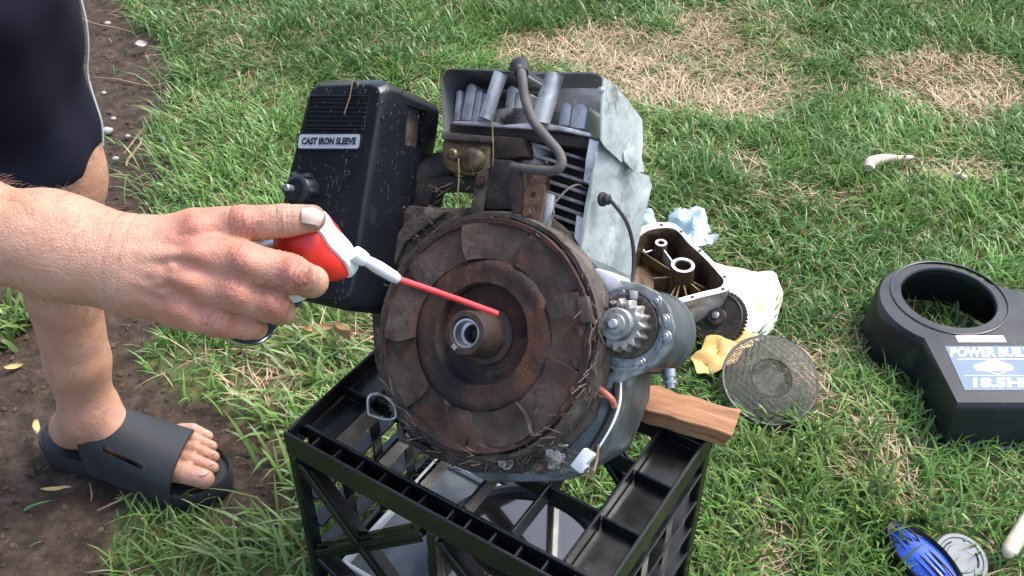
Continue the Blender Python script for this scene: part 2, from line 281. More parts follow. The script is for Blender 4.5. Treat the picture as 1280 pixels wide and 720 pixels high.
# signed distance bodies -> one continuous skin
def sdf_mesh(prims, lo, hi, h, cuts=None, post=None):
    """prims: (a, b, ra, rb, k) round cones joined by a smooth minimum; naive surface nets"""
    lo = np.array(lo, float); hi = np.array(hi, float); n = np.ceil((hi-lo)/h).astype(int)+1
    ax = [lo[i]+h*np.arange(n[i]) for i in range(3)]
    F = np.full(n, 1.0, np.float32)
    for (a, b, ra, rb, k) in prims:
        a = np.array(a, float); b = np.array(b, float); m = max(ra, rb)+k+3*h
        i0 = np.clip(np.floor((np.minimum(a, b)-m-lo)/h).astype(int), 0, n-1); i1 = np.clip(np.ceil((np.maximum(a, b)+m-lo)/h).astype(int)+1, 1, n)
        if (i1 <= i0).any(): continue
        X, Y, Z = np.meshgrid(*[ax[i][i0[i]:i1[i]] for i in range(3)], indexing='ij')
        d = b-a; L2 = max(d@d, 1e-9); px, py, pz = X-a[0], Y-a[1], Z-a[2]
        t = np.clip((px*d[0]+py*d[1]+pz*d[2])/L2, 0, 1)
        D = np.sqrt((px-d[0]*t)**2+(py-d[1]*t)**2+(pz-d[2]*t)**2)-(ra+(rb-ra)*t)
        sl = tuple(slice(i0[i], i1[i]) for i in range(3)); O = F[sl]
        hh = np.maximum(k-np.abs(O-D), 0)/max(k, 1e-6); F[sl] = np.minimum(O, D)-hh*hh*k*.25
    if cuts:
        X, Y, Z = np.meshgrid(*ax, indexing='ij')
        for (co, no) in cuts:       # keep where dot(p-co,no)<0
            F = np.maximum(F, (X-co[0])*no[0]+(Y-co[1])*no[1]+(Z-co[2])*no[2])
    if post:
        X, Y, Z = np.meshgrid(*ax, indexing='ij'); F = post(F, X, Y, Z)
    S = F < 0
    c = [S[i:n[0]-1+i, j:n[1]-1+j, k:n[2]-1+k] for i in (0, 1) for j in (0, 1) for k in (0, 1)]
    tot = sum(q.astype(np.int8) for q in c); act = (tot > 0) & (tot < 8)
    idx = -np.ones(act.shape, int); ii = np.argwhere(act); idx[act] = np.arange(len(ii))
    acc = np.zeros((len(ii), 3)); cnt = np.zeros(len(ii))
    offs = [(i, j, k) for i in (0, 1) for j in (0, 1) for k in (0, 1)]
    val = [F[ii[:, 0]+o[0], ii[:, 1]+o[1], ii[:, 2]+o[2]] for o in offs]
    for e0 in range(8):
        for axis, st in ((0, 4), (1, 2), (2, 1)):
            if offs[e0][axis] == 0:
                f0, f1 = val[e0], val[e0+st]; mk = (f0 < 0) != (f1 < 0); t = np.where(mk, f0/np.where(mk, f0-f1, 1), 0)
                p = np.array(offs[e0], float)[None].repeat(len(ii), 0); p[:, axis] += t
                acc[mk] += p[mk]; cnt[mk] += 1
    V = lo+(ii+acc/cnt[:, None])*h; faces = []
    for axis in range(3):
        o1, o2 = [q for q in range(3) if q != axis]
        s0 = [slice(None)]*3; s1 = [slice(None)]*3; s0[axis] = slice(0, n[axis]-1); s1[axis] = slice(1, n[axis])
        ch = S[tuple(s0)] != S[tuple(s1)]; sgn = S[tuple(s0)]
        e = np.argwhere(ch); ok = (e[:, o1] > 0) & (e[:, o2] > 0) & (e[:, o1] < n[o1]-1) & (e[:, o2] < n[o2]-1); e = e[ok]
        def at(d1, d2):
            q = e.copy(); q[:, o1] += d1; q[:, o2] += d2; return idx[q[:, 0], q[:, 1], q[:, 2]]
        q = np.stack([at(-1, -1), at(0, -1), at(0, 0), at(-1, 0)], 1); fl = sgn[e[:, 0], e[:, 1], e[:, 2]]
        if axis == 1: fl = ~fl
        q[~fl] = q[~fl][:, ::-1]; faces.append(q)
    Fc = np.concatenate(faces); Fc = Fc[(Fc >= 0).all(1)]
    return V, Fc
def relax(V, F, it=2, lam=.5):
    for _ in range(it):
        A = np.zeros_like(V); C = np.zeros(len(V))
        for k in range(4):
            a, b = F[:, k], F[:, (k+1) % 4]
            np.add.at(A, a, V[b]); np.add.at(C, a, 1); np.add.at(A, b, V[a]); np.add.at(C, b, 1)
        V = V+(A/np.maximum(C, 1)[:, None]-V)*lam
    return V
def np_mesh(name, V, polys, mat, smooth=True, cols=None):
    """polys: list of (M,k) int arrays"""
    me = bpy.data.meshes.new(name); me.vertices.add(len(V)); me.vertices.foreach_set('co', np.asarray(V, np.float32).ravel())
    loops = np.concatenate([p.ravel() for p in polys]).astype(np.int32)
    sizes = np.concatenate([np.full(len(p), p.shape[1], np.int32) for p in polys]); starts = np.concatenate([[0], np.cumsum(sizes)[:-1]]).astype(np.int32)
    me.loops.add(len(loops)); me.loops.foreach_set('vertex_index', loops)
    me.polygons.add(len(sizes)); me.polygons.foreach_set('loop_start', starts); me.polygons.foreach_set('loop_total', sizes)
    if cols is not None:
        at = me.color_attributes.new('tint', 'FLOAT_COLOR', 'POINT'); c4 = np.ones((len(V), 4), np.float32); c4[:, :3] = cols; at.data.foreach_set('color', c4.ravel())
    me.update(calc_edges=True); me.validate()
    if smooth: me.polygons.foreach_set('use_smooth', np.ones(len(me.polygons), bool))
    me.materials.append(mat); return me

# ================================================================ ground
def inpoly(P, poly):
    x, y = P[:, 0], P[:, 1]; c = np.zeros(len(P), bool); n = len(poly); j = n-1
    for i in range(n):
        xi, yi = poly[i]; xj, yj = poly[j]
        t = ((yi > y) != (yj > y)) & (x < (xj-xi)*(y-yi)/((yj-yi) or 1e-9)+xi); c ^= t; j = i
    return c
def gpoly(px, z=0.0): return [tuple(G(u, v, z)[:2]) for u, v in px]
def vnoise(P, s, seed=0):
    """cheap smooth value noise for arrays of 2-D points, about -1..1"""
    q = P*s; i = np.floor(q).astype(int); f = q-i; f = f*f*(3-2*f)
    def hsh(a, b):
        k = np.sin(a*127.1+b*311.7+seed*74.7)*43758.5453; return (k-np.floor(k))*2-1
    a, b, c, d = hsh(i[:, 0], i[:, 1]), hsh(i[:, 0]+1, i[:, 1]), hsh(i[:, 0], i[:, 1]+1), hsh(i[:, 0]+1, i[:, 1]+1)
    return (a*(1-f[:, 0])+b*f[:, 0])*(1-f[:, 1])+(c*(1-f[:, 0])+d*f[:, 0])*f[:, 1]
DIRT_PX = [(-500, -90), (150, -90), (158, 15), (196, 60), (216, 120), (190, 165), (208, 215), (192, 270), (205, 400), (188, 450), (222, 500), (300, 535), (342, 556), (350, 640), (300, 662), (255, 624), (200, 608), (150, 640), (130, 800), (-500, 800)]
DIRT = gpoly(DIRT_PX)
def ground_z(P):
    return .006*vnoise(P, 5, 1)+.004*vnoise(P, 13, 2)
def build_ground():
    m = bpy.data.materials.new('soil_and_thatch'); n, b = nodes_of(m); L = n.links.new
    tc = n.nodes.new('ShaderNodeTexCoord')
    def nz(s, d=8, ro=.65):
        q = n.nodes.new('ShaderNodeTexNoise'); q.inputs['Scale'].default_value = s; q.inputs['Detail'].default_value = d; q.inputs['Roughness'].default_value = ro; L(tc.outputs['Object'], q.inputs['Vector']); return q
    def ramp(src, els):
        cr = n.nodes.new('ShaderNodeValToRGB'); e = cr.color_ramp.elements
        while len(e) < len(els): e.new(.5)
        for k, (p, c) in enumerate(els): e[k].position = p; e[k].color = (*c, 1)
        L(src, cr.inputs[0]); return cr.outputs[0]
    soil = ramp(nz(38).outputs[0], [(.25, (.024, .016, .010)), (.45, (.052, .034, .023)), (.6, (.088, .060, .042)), (.8, (.16, .118, .088))])
    lawn = ramp(nz(60).outputs[0], [(.3, (.05, .065, .018)), (.5, (.09, .105, .035)), (.7, (.2, .17, .08))])
    at = n.nodes.new('ShaderNodeAttribute'); at.attribute_name = 'tint'
    mx = n.nodes.new('ShaderNodeMix'); mx.data_type = 'RGBA'; L(at.outputs['Fac'], mx.inputs[0]); L(soil, mx.inputs[6]); L(lawn, mx.inputs[7])
    L(mx.outputs[2], b.inputs['Base Color']); b.inputs['Roughness'].default_value = .9; b.inputs['Specular IOR Level'].default_value = .25
    bp = n.nodes.new('ShaderNodeBump'); bp.inputs['Strength'].default_value = .9; bp.inputs['Distance'].default_value = .012; L(nz(70, 10, .7).outputs[0], bp.inputs['Height']); L(bp.outputs[0], b.inputs['Normal'])
    xs = np.concatenate([[-400, -60, -12, -5], np.arange(-2.4, 2.41, .025), [5, 12, 60, 400]]); ys = np.concatenate([[-400, -60, -12, -3], np.arange(.0, 4.01, .025), [6, 12, 60, 400]])
    X, Y = np.meshgrid(xs, ys, indexing='ij'); P = np.stack([X.ravel(), Y.ravel()], 1)
    z = ground_z(P)
    d = inpoly(P+np.stack([vnoise(P, 9, 5), vnoise(P, 9, 6)], 1)*.03, DIRT)
    z = np.where(d, z+.006*vnoise(P, 26, 8)-.004, z)
    near = (np.abs(P[:, 0]) < 2.3) & (P[:, 1] > .05) & (P[:, 1] < 3.9); z = np.where(near, z, 0)
    nx, ny = len(xs), len(ys); I = np.arange(nx*ny).reshape(nx, ny)
    q = np.stack([I[:-1, :-1], I[1:, :-1], I[1:, 1:], I[:-1, 1:]], -1).reshape(-1, 4)
    me = np_mesh('lawn_ground', np.column_stack([P, z]), [q], m, True, np.repeat(np.where(d, 0., 1.)[:, None], 3, 1))
    return obj('lawn_ground', me, kind='structure')
build_ground()

# straw patches: (u, v, half width px, half height px, strength)
STRAW = [(860, 92, 125, 46, 1.0), (750, 60, 110, 28, .9), (915, 130, 55, 24, 1.0), (1190, 105, 90, 36, .9), (1115, 95, 45, 30, .45), (930, 205, 28, 20, .55), (1040, 290, 30, 16, .45), (860, 25, 120, 16, .45),
         (1085, 580, 40, 24, .85), (1120, 612, 26, 24, .8), (960, 700, 60, 40, .5), (1010, 470, 25, 40, .5), (1180, 215, 70, 14, .6), (640, 70, 30, 12, .6), (560, 70, 50, 12, .3), (1060, 420, 40, 25, .35), (1190, 20, 60, 14, .25), (1240, 350, 30, 20, .3),
         (330, 480, 40, 26, .8), (420, 425, 40, 16, .7), (1000, 55, 50, 20, .3)]
def straw_amount(P):
    s = np.zeros(len(P))
    for (u, v, hw, hh, k) in STRAW:
        c = G(u, v); ex = G(u+hw, v); ey = G(u, v-hh); rx = (ex-c).length; ry = (ey-c).length
        q = ((P[:, 0]-c.x)/rx)**2+((P[:, 1]-c.y)/ry)**2; s = np.maximum(s, k*np.clip(1.55-q, 0, 1))
    s += .30*vnoise(P, 6, 21)+.25*vnoise(P, 14, 22); return np.clip(s, 0, 1)
SPARSE = [([(120, 590), (360, 560), (385, 740), (110, 740)], .26), ([(190, 440), (345, 430), (345, 560), (190, 500)], .42), ([(345, 400), (470, 400), (440, 470), (345, 540)], .5), ([(185, 150), (260, 150), (250, 260), (185, 260)], .6)]
EXCL = []                      # ground outlines that carry no grass (filled by the builders below)
def build_grass():
    m = bpy.data.materials.new('grass_blade'); n, b = nodes_of(m); L = n.links.new
    at = n.nodes.new('ShaderNodeAttribute'); at.attribute_name = 'tint'; L(at.outputs['Color'], b.inputs['Base Color'])
    b.inputs['Roughness'].default_value = .38; b.inputs['Specular IOR Level'].default_value = .5
    tr = n.nodes.new('ShaderNodeBsdfTranslucent'); L(at.outputs['Color'], tr.inputs[0]); ms = n.nodes.new('ShaderNodeMixShader'); ms.inputs[0].default_value = .28
    L(b.outputs[0], ms.inputs[1]); L(tr.outputs[0], ms.inputs[2]); L(ms.outputs[0], n.nodes['Material Output'].inputs[0])
    Vs = []; Cs = []; nb = 0
    def blades(P, hgt, wid, lean, col, ang=None, flat=None):
        nonlocal nb
        N = len(P); a = rng.uniform(0, 2*np.pi, N) if ang is None else ang; dx, dy = np.cos(a), np.sin(a); tw = a+np.pi/2+rng.normal(0, .5, N); wx, wy = np.cos(tw), np.sin(tw)
        z0 = ground_z(P)-.004; V = np.zeros((N, 7, 3)); lv = [(0, 1.0, .0), (.38, .95, .18), (.74, .7, .56)]
        for k, (t, ws, le) in enumerate(lv):
            for sgn, j in ((-1, 2*k), (1, 2*k+1)):
                V[:, j, 0] = P[:, 0]+dx*lean*le+sgn*wx*wid*ws*.5; V[:, j, 1] = P[:, 1]+dy*lean*le+sgn*wy*wid*ws*.5; V[:, j, 2] = z0+hgt*(t*(1.25-.25*t))
        V[:, 6, 0] = P[:, 0]+dx*lean; V[:, 6, 1] = P[:, 1]+dy*lean; V[:, 6, 2] = z0+hgt*(1-.12*rng.random(N))
        Vs.append(V.reshape(-1, 3)); Cs.append(np.repeat(col[:, None, :], 7, 1).reshape(-1, 3)); nb += N
    def scatter(N, x0, x1, y0, y1): return np.column_stack([rng.uniform(x0, x1, N), rng.uniform(y0, y1, N)])
    P = np.concatenate([scatter(150000, -1.45, 1.45, .55, 2.85), scatter(26000, -2.3, 2.3, .1, 3.8)])
    wob = np.stack([vnoise(P, 9, 5), vnoise(P, 9, 6)], 1)*.03+np.stack([vnoise(P, 30, 15), vnoise(P, 30, 16)], 1)*.016
    dirt = inpoly(P+wob, DIRT); keep = ~dirt | (rng.random(len(P)) < .006)
    st0 = straw_amount(P)
    clump = vnoise(P, 11, 31)*.5+vnoise(P, 27, 32)*.5
    keep &= rng.random(len(P)) < np.clip(.82+.5*clump-.2*st0, .25, 1)
    for (px_, k_) in SPARSE: keep &= ~inpoly(P+wob, gpoly(px_)) | (rng.random(len(P)) < k_)
    for poly in EXCL: keep &= ~inpoly(P, poly)
    for (hc_, hr_) in HOLE: keep |= (np.hypot(P[:, 0]-hc_.x, P[:, 1]-hc_.y) < hr_*.95) & (rng.random(len(P)) < .7)
    P = P[keep]; st = st0[keep]; clump = clump[keep]; N = len(P)
    dead = rng.random(N) < np.clip(st*1.05, .07, .93)
    tone = np.clip(.5+.45*vnoise(P, 2.2, 41)+.35*vnoise(P, 8, 42)+rng.normal(0, .16, N), 0, 1)[:, None]
    g = np.array([.066, .155, .03])*(1-tone)+np.array([.165, .325, .07])*tone
    yl = rng.random(N) < .16; g[yl] = g[yl]*.55+np.array([.15, .18, .035])*.5
    bl = rng.random(N) < .12; g[bl] = g[bl]*.7+np.array([.05, .12, .06])*.5
    s = np.array([.4, .265, .14])*(1-tone)+np.array([.68, .51, .32])*tone
    s *= rng.uniform(.75, 1.1, N)[:, None]
    col = np.where(dead[:, None], s, g)
    hgt = np.where(dead, rng.uniform(.006, .024, N), rng.uniform(.014, .040, N)*(1+.35*clump)*(1-.4*st)); wid = np.where(dead, rng.uniform(.0016, .003, N), rng.uniform(.0024, .0048, N)); lean = np.where(dead, rng.uniform(.025, .065, N), rng.uniform(.008, .05, N))
    ang = np.pi*1.4*vnoise(P, 3.2, 51)+rng.normal(0, 1.6, N)
    blades(P, hgt, wid, lean, col, ang)
    # coarse long blades beside the crate and in tufts
    def tuft(u, v, n, r, h, wd, le, dirn=None, spread=6.3, c=(.105, .185, .045)):
        c0 = G(u, v); Q = np.column_stack([rng.normal(c0.x, r, n), rng.normal(c0.y, r, n)]); a = rng.uniform(0, 6.283, n) if dirn is None else rng.normal(dirn, spread, n)
        cc = np.array(c)*rng.uniform(.65, 1.6, n)[:, None]+np.array([.03, .02, 0])*rng.random(n)[:, None]
        blades(Q, rng.uniform(.6, 1.2, n)*h, rng.uniform(.7, 1.2, n)*wd, rng.uniform(.5, 1.3, n)*le, cc, a)
    for (u, v) in [(395, 420), (420, 445), (440, 455), (365, 445), (335, 530), (352, 585), (358, 650), (365, 690), (345, 715), (290, 710), (385, 480)]:
        tuft(u, v, 8, .022, .055, .006, .085, math.pi*.95, .8)
    for k in range(60):
        tuft(rng.uniform(880, 1100), rng.uniform(540, 730), 9, .015, .055, .0042, .04)
    for (u, v) in [(205, 655), (230, 640), (250, 670), (180, 690), (260, 700), (215, 700), (165, 715), (285, 680)]: tuft(u, v, 14, .02, .04, .0032, .05)
    for (u, v) in [(10, 385), (20, 400), (30, 415), (5, 410), (0, 430)]: tuft(u, v, 14, .02, .05, .008, .05)
    for (u, v) in [(190, 230), (215, 205), (230, 150), (235, 100), (205, 40), (240, 240)]: tuft(u, v, 30, .03, .055, .0034, .06, math.pi, 1.0)
    for (u, v) in [(700, 20), (600, 20), (680, 30), (560, 10), (640, 12), (740, 8), (500, 10)]: tuft(u, v, 40, .05, .07, .0045, .05, c=(.085, .165, .035))
    for (u, v) in [(1000, 190), (1060, 215), (1120, 240), (1170, 260), (1210, 280), (1090, 260), (1150, 20), (1220, 50), (1260, 30), (1180, 60), (1090, 40), (980, 40)]: tuft(u, v, 60, .06, .055, .004, .05, c=(.1, .18, .04))
    # straw lying on the dead patches
    n2 = 6500; Q = scatter(n2, -1.3, 1.45, .6, 2.8); k2 = (rng.random(n2) < straw_amount(Q)) & ~inpoly(Q, DIRT)
    for poly in EXCL: k2 &= ~inpoly(Q, poly)
    Q = Q[k2]; n2 = len(Q); cc = np.array([.58, .43, .26])*rng.uniform(.6, 1.25, n2)[:, None]
    blades(Q, rng.uniform(.012, .032, n2), rng.uniform(.0014, .0024, n2), rng.uniform(.03, .09, n2), cc)
    V = np.concatenate(Vs); C = np.concatenate(Cs); b0 = (np.arange(nb)*7)[:, None]
    quads = np.concatenate([b0+np.array([[0, 1, 3, 2]]), b0+np.array([[2, 3, 5, 4]])]); tris = b0+np.array([[4, 5, 6]])
    me = np_mesh('lawn_grass', V, [quads, tris], m, True, C)
    o = obj('lawn_grass', me); tag(o, 'green lawn grass with patches of dry straw around the crate', 'grass', kind='stuff')
def build_soil_bits():
    n = 6000; P = np.column_stack([rng.uniform(-1.7, -.2, n), rng.uniform(.6, 2.9, n)]); P = P[inpoly(P, DIRT)]; n = len(P)
    r = np.abs(rng.normal(0, .003, n))+.0012; base = np.array([(-1, 0, -.3), (0, -1, -.2), (1, 0, -.3), (0, 1, -.3), (.1, .1, .8)])
    V = base[None]*r[:, None, None]*rng.uniform(.6, 1.4, (n, 5, 1)); a = rng.uniform(0, 6.28, n); c, s = np.cos(a)[:, None], np.sin(a)[:, None]
    X = V[:, :, 0]*c-V[:, :, 1]*s*.7; Y = V[:, :, 0]*s+V[:, :, 1]*c*.7
    V = np.stack([X+P[:, :1], Y+P[:, 1:], V[:, :, 2]*.8+(ground_z(P)+.000)[:, None]], 2).reshape(-1, 3); b0 = (np.arange(n)*5)[:, None]
    tr = np.concatenate([b0+np.array([t]) for t in ((0, 1, 4), (1, 2, 4), (2, 3, 4), (3, 0, 4))])
    m = pmat('soil_crumb', [(.3, (.03, .02, .014)), (.55, (.07, .048, .034)), (.75, (.19, .15, .115))], 30, (.85, .95), 0, .4, 300, 6, .001)
    o = obj('soil_crumbs', np_mesh('soil_crumbs', V, [tr], m, False)); tag(o, 'small soil crumbs scattered over the bare dirt', 'soil', kind='stuff')

# ================================================================ crate, tray, pan, plank
CA = R(-33); cx_ = Vector((math.cos(CA), math.sin(CA), 0)); cy_ = Vector((-math.sin(CA), math.cos(CA), 0))
A0 = G(353, 540, .29); A0.z = 0
CRATE_M = frame(cx_, cy_, Vector((0, 0, 1)), A0); CL, CWD, CH = .40, .27, .29
def crate_pt(x, y, z): return CRATE_M @ Vector((x, y, z))
EXCL.append([tuple(crate_pt(a*CL, b*CWD, 0)[:2]) for a, b in ((.0, .0), (1, 0), (1, 1), (0, 1))])
def build_crate():
    t = empty('plastic_crate', 'upturned black plastic crate with open truss sides carrying the rusty engine', 'crate', CRATE_M)
    def bar(name, p0, p1, wd, ht, up=(0, 0, 1), bv=.0012): return MB().bar(p0, p1, wd, ht, up).build(name, BLACK_CRATE, t, bevel=bv, seg=1)
    T = .004
    # long sides: doubled top rail with webs, posts, truss braces
    for y, s in ((T/2, 1), (CWD-T/2, -1)):
        bar('rail', (0, y, .272), (CL, y, .272), T, .036); bar('rail', (.012, y+s*.022, .2715), (CL-.012, y+s*.022, .2715), T, .033)
        bar('shelf', (.01, y+s*.011, .2585), (CL-.01, y+s*.011, .2585), .018, .003)
        for k, x in enumerate((.035, .066, .098, .129, .160, .182, .218, .24, .271, .302, .333, .365)): bar('web', (x, y+s*.0025, .272), (x, y+s*.0195, .272), .003, .024)
        for x in (.007, .2, CL-.007): bar('post', (x, y+s*.006, .001), (x, y+s*.006, .2535), .011, .018, (0, 1, 0), .002)
        bar('rail', (.016, y+s*.006, .012), (CL-.016, y+s*.006, .012), .010, .022)
        for (x0, z0, x1, z1) in ((.018, .248, .188, .028), (.018, .082, .19, .246), (.018, .07, .1, .022), (.212, .248, .382, .028), (.382, .082, .21, .246), (.382, .07, .3, .022)):
            e = bar('brace', (x0, y+s*.006, z0), (x1, y+s*.006, z1), .009, .021, (0, 1, 0), .0015)
            d = (Vector((x1, 0, z1))-Vector((x0, 0, z0))).normalized(); nrm = Vector((-d.z, 0, d.x))
            for q in (-1, 1): MB().bar(Vector((x0, y-s*.0005, z0))+nrm*q*.009+d*.012, Vector((x1, y-s*.0005, z1))+nrm*q*.009-d*.012, .005, .0018, (0, 1, 0)).build('rib', BLACK_CRATE, e)
    # short sides: flat channel on top, stepped slats below
    for x, s in ((T/2, 1), (CL-T/2, -1)):
        bar('rail', (x, .006, .272), (x, CWD-.006, .272), .035, T, (1, 0, 0)); bar('rail', (x+s*.05, .026, .270), (x+s*.05, CWD-.026, .270), .035, T, (1, 0, 0))
        for k in range(3):
            y0 = .028+k*.0725; MB().box((x+s*.026, y0+.0345, .2655+.0012*k), (.0435, .067, .003)).build('channel_panel', BLACK_CRATE, t, bevel=.001, seg=1)
        for k in range(4): bar('web', (x+s*.0025, .026+k*.0727, .272), (x+s*.0475, .026+k*.0727, .272), .003, .02)
        for k, z in enumerate((.222, .172, .122, .072)): bar('slat', (x+s*.010, .012, z), (x+s*.010, CWD-.012, z), .020, .004)
        bar('rail', (x+s*.004, .012, .012), (x+s*.004, CWD-.012, .012), .008, .022)
        for y in (.075, .135, .195): bar('upright', (x+s*.009, y, .024), (x+s*.009, y, .254), .003, .018, (0, 1, 0))
    # lattice on top that carries the engine
    for x in (.112, .168, .226, .285): bar('lattice_bar', (x, .0265, .275), (x, CWD-.0265, .275), .004, .026)
    for y in (.10, .178): 
        for a, b in ((.0545, .110), (.114, .166), (.170, .224), (.228, .283), (.287, .3455)): bar('lattice_bar', (a, y, .274), (b, y, .274), .0035, .024)
    return t
build_crate()

def build_tray():
    t = empty('drip_tray', 'shallow wet grey tray with a white edge lying inside the crate', 'tray', CRATE_M)
    x0, x1, y0, y1 = .028, .372, .03, .24
    MB().box(((x0+x1)/2, (y0+y1)/2, .022), (x1-x0, y1-y0, .008)).build('tray_bottom', WET, t, bevel=.002)
    for (a, b) in (((x0, y0), (x1, y0)), ((x0, y1), (x1, y1)), ((x0, y0), (x0, y1)), ((x1, y0), (x1, y1))):
        MB().bar((a[0], a[1], .024), (b[0], b[1], .024), .007, .026).build('tray_edge', WHITE, t, bevel=.0025)
    c = Vector((.2177, .145, .0265))
    p = empty('oil_pan', 'round black drain pan of dark oil mirroring the sky under the crate', 'pan', CRATE_M @ Matrix.Translation(c))
    MB().lathe([(.088, 0), (.096, .006), (.102, .030), (.108, .034), (.113, .033), (.113, .029), (.106, .027), (.099, .001), (.088, -.0002)], seg=56).build('pan_wall', BLACK, p)
    MB().lathe([(1e-6, 0), (.093, 0), (.093, .002), (1e-6, .002)], seg=48).build('pan_bottom', BLACK, p)
    MB().lathe([(1e-6, .004), (.0965, .004), (.1005, .022), (1e-6, .022)], seg=56).build('oil', OIL, p, smooth=20)
build_tray()

def build_plank():
    zt = .316; a, b, c = G(783, 470, zt), G(923, 511, zt), G(906, 540, zt)
    x = (b-a); x.z = 0; x.normalize(); y = Vector((-x.y, x.x, 0)); wdt = abs((c-b).dot(y)); L = (b-a).length+.05
    M = frame(x, y, Vector((0, 0, 1)), b - x*L/2 - y*wdt/2 - Vector((0, 0, zt-.2925)))
    mb = MB(); n = 16; sec = []
    for i in range(n+1):
        xx = -L/2+L*i/n; e = .0016*math.sin(i*1.7)+.001*math.sin(i*4.1); cut = .007 if i == n else 0
        sec += [(xx+(cut*(.5 if q > 1 else -.6) if i == n else 0), yy*(wdt/2)+(e if yy > 0 else -e*.6), zz) for q, (yy, zz) in enumerate(((-1, 0.0), (1, 0.0), (1, .0225+e*.3), (-1, .0225-e*.2)))]
    fs = []
    for i in range(n):
        for k in range(4): fs.append((i*4+k, i*4+(k+1) % 4, i*4+4+(k+1) % 4, i*4+4+k))
    fs += [(3, 2, 1, 0), tuple(n*4+k for k in range(4))]
    o = mb.add(sec, fs).build('wooden_plank', WOOD, bevel=.001, seg=1); o.matrix_world = M
    tag(o, 'short split pine board laid across the crate corner under the starter motor', 'plank')
build_plank()

# ================================================================ engine
en = camvec(-.45, .085, .889).normalized()                     # flywheel axis, out of the engine
EY = -en; eup = camvec(math.sin(R(8)), math.cos(R(8)), 0); EZ = (eup-en*eup.dot(en)).normalized(); EX = EY.cross(EZ)
EO = W(597, 418, 1.06); ENG_M = frame(EX, EY, EZ, EO); ENG_I = ENG_M.inverted()
def E(u, v, Y):
    r = ray(u, v); t = ((EO-CP).dot(EY)+Y)/r.dot(EY); return ENG_I @ (CP+r*t)
FLOOR = (ENG_I @ Vector((0, 0, .2905)), ENG_I.to_3x3() @ Vector((0, 0, 1)))    # the crate's top, in engine space
def build_engine():
    t = empty('engine', 'rusty single-cylinder mower engine with exposed flywheel tilted back on the black crate', 'engine', ENG_M)
    YA = Vector((0, 1, 0))
    def prism(name, px, y0, y1, mat, parent=t, **k):
        P = [E(u, v, y0) for u, v in px]; return MB().prism(P, [p+Vector((0, y1-y0, 0)) for p in P]).build(name, mat, parent, **k)
    def sheet(name, pts, mat, th=.0015, parent=t, dirn=(1, 0, 0), **k):
        P = [E(*p) for p in pts]; return MB().prism(P, [p-Vector(dirn)*th for p in P]).build(name, mat, parent, **k)
    def bolt(p, r, h, parent=t, mat=STEEL, name='bolt'):
        o = MB().lathe([(r*1.5, 0), (r*1.5, -h*.25), (1e-6, -h*.25)], p, YA, 16); o.lathe([(r, -h*.2), (r, -h), (1e-6, -h)], p, YA, 6); return o.build(name, mat, parent, bevel=r*.12, seg=1, smooth=30)
    # ---- flywheel
    fw = MB(); prof = [(.012, .0205), (.030, .0205), (.0505, .0185), (.0518, .0085), (.0535, .0062), (.062, .0066), (.0715, .0058), (.0765, .0078), (.079, .0112), (.095, .0125), (.113, .0115), (.1145, .0065), (.1195, .0058), (.1205, .008), (.1205, .045), (.012, .045)]
    fine = []
    for a, b in zip(prof[:-1], prof[1:]):
        n = max(1, int(math.hypot(b[0]-a[0], b[1]-a[1])/.004))
        fine += [(a[0]+(b[0]-a[0])*i/n, a[1]+(b[1]-a[1])*i/n) for i in range(n)]
    fw.lathe(fine+[prof[-1]], (0, 0, 0), YA, 160); F = fw.build('flywheel', RUST, t, smooth=40, jitter=.0009, jscale=70)
    NB = 9
    for k in range(NB):
        lift = (.9, .35, 1.15, .55, 1.0, .3, .8, 1.1, .5)[k]
        a0 = 2*math.pi*k/NB+.33; span = 2*math.pi/NB*.985; vs = []; fs = []; nt_, nr = 12, 7; r0, r1 = .0785, .1145
        for side in (0, 1):
            for i in range(nt_+1):
                for j in range(nr+1):
                    rr = r0+(r1-r0)*j/nr; tt = i/nt_; bend = .22*math.sin(math.pi*(j/nr)**.8)*tt-.10*(j/nr)*tt
                    an = a0-span*(tt+bend*.22); y = .0132 if side else .0096-.0085*lift*tt**1.7*(.75+.25*math.sin(math.pi*j/nr))
                    vs.append((math.sin(an)*rr, y, math.cos(an)*rr))
        q = nr+1; N0 = (nt_+1)*q
        for i in range(nt_):
            for j in range(nr):
                a = i*q+j; fs += [(a, a+1, a+q+1, a+q), (N0+a, N0+a+q, N0+a+q+1, N0+a+1)]
        for i in range(nt_): fs += [(i*q, i*q+q, N0+i*q+q, N0+i*q), (i*q+nr, N0+i*q+nr, N0+i*q+q+nr, i*q+q+nr)]
        for j in range(nr): fs += [(j, N0+j, N0+j+1, j+1), (nt_*q+j, nt_*q+j+1, N0+nt_*q+j+1, N0+nt_*q+j)]
        MB().add(vs, fs).build('fan_blade', BLADE, F, smooth=38, jitter=.0014, jscale=55)
    hub = MB().lathe([(.031, .021), (.030, .017), (.0245, .015), (.0235, .012), (.0232, -.022), (.0215, -.0265), (.0165, -.027), (.0155, -.0245), (.0152, -.004), (.011, -.003), (.0105, .018)], (0, 0, 0), YA, 48).build('hub', RUST_DARK, F, smooth=35, jitter=.0004, jscale=120)
    MB().lathe([(.0152, -.0225), (.0148, -.0238), (.0128, -.0235), (.0122, -.012), (.0095, -.011), (.009, .012), (.0152, .012)], (0, 0, 0), YA, 40).build('bearing_sleeve', STEEL, hub)
    MB().lathe([(1e-6, -.004), (.0045, -.004), (.006, -.001), (.0085, .0), (.0085, .01)], (0, 0, 0), YA, 24).build('crank_end', GREASE, hub)
    MB().box((-.009, -.0272, -.0155), (.006, .0035, .004), Matrix.Rotation(.5, 3, 'Y')).build('key_chip', STEEL, hub, bevel=.0008)
    for an in (1.35, 2.6, 4.4, 5.6):
        bolt(Vector((math.sin(an)*.041, .0185, math.cos(an)*.041)), .0034, .003, F, GREASE)
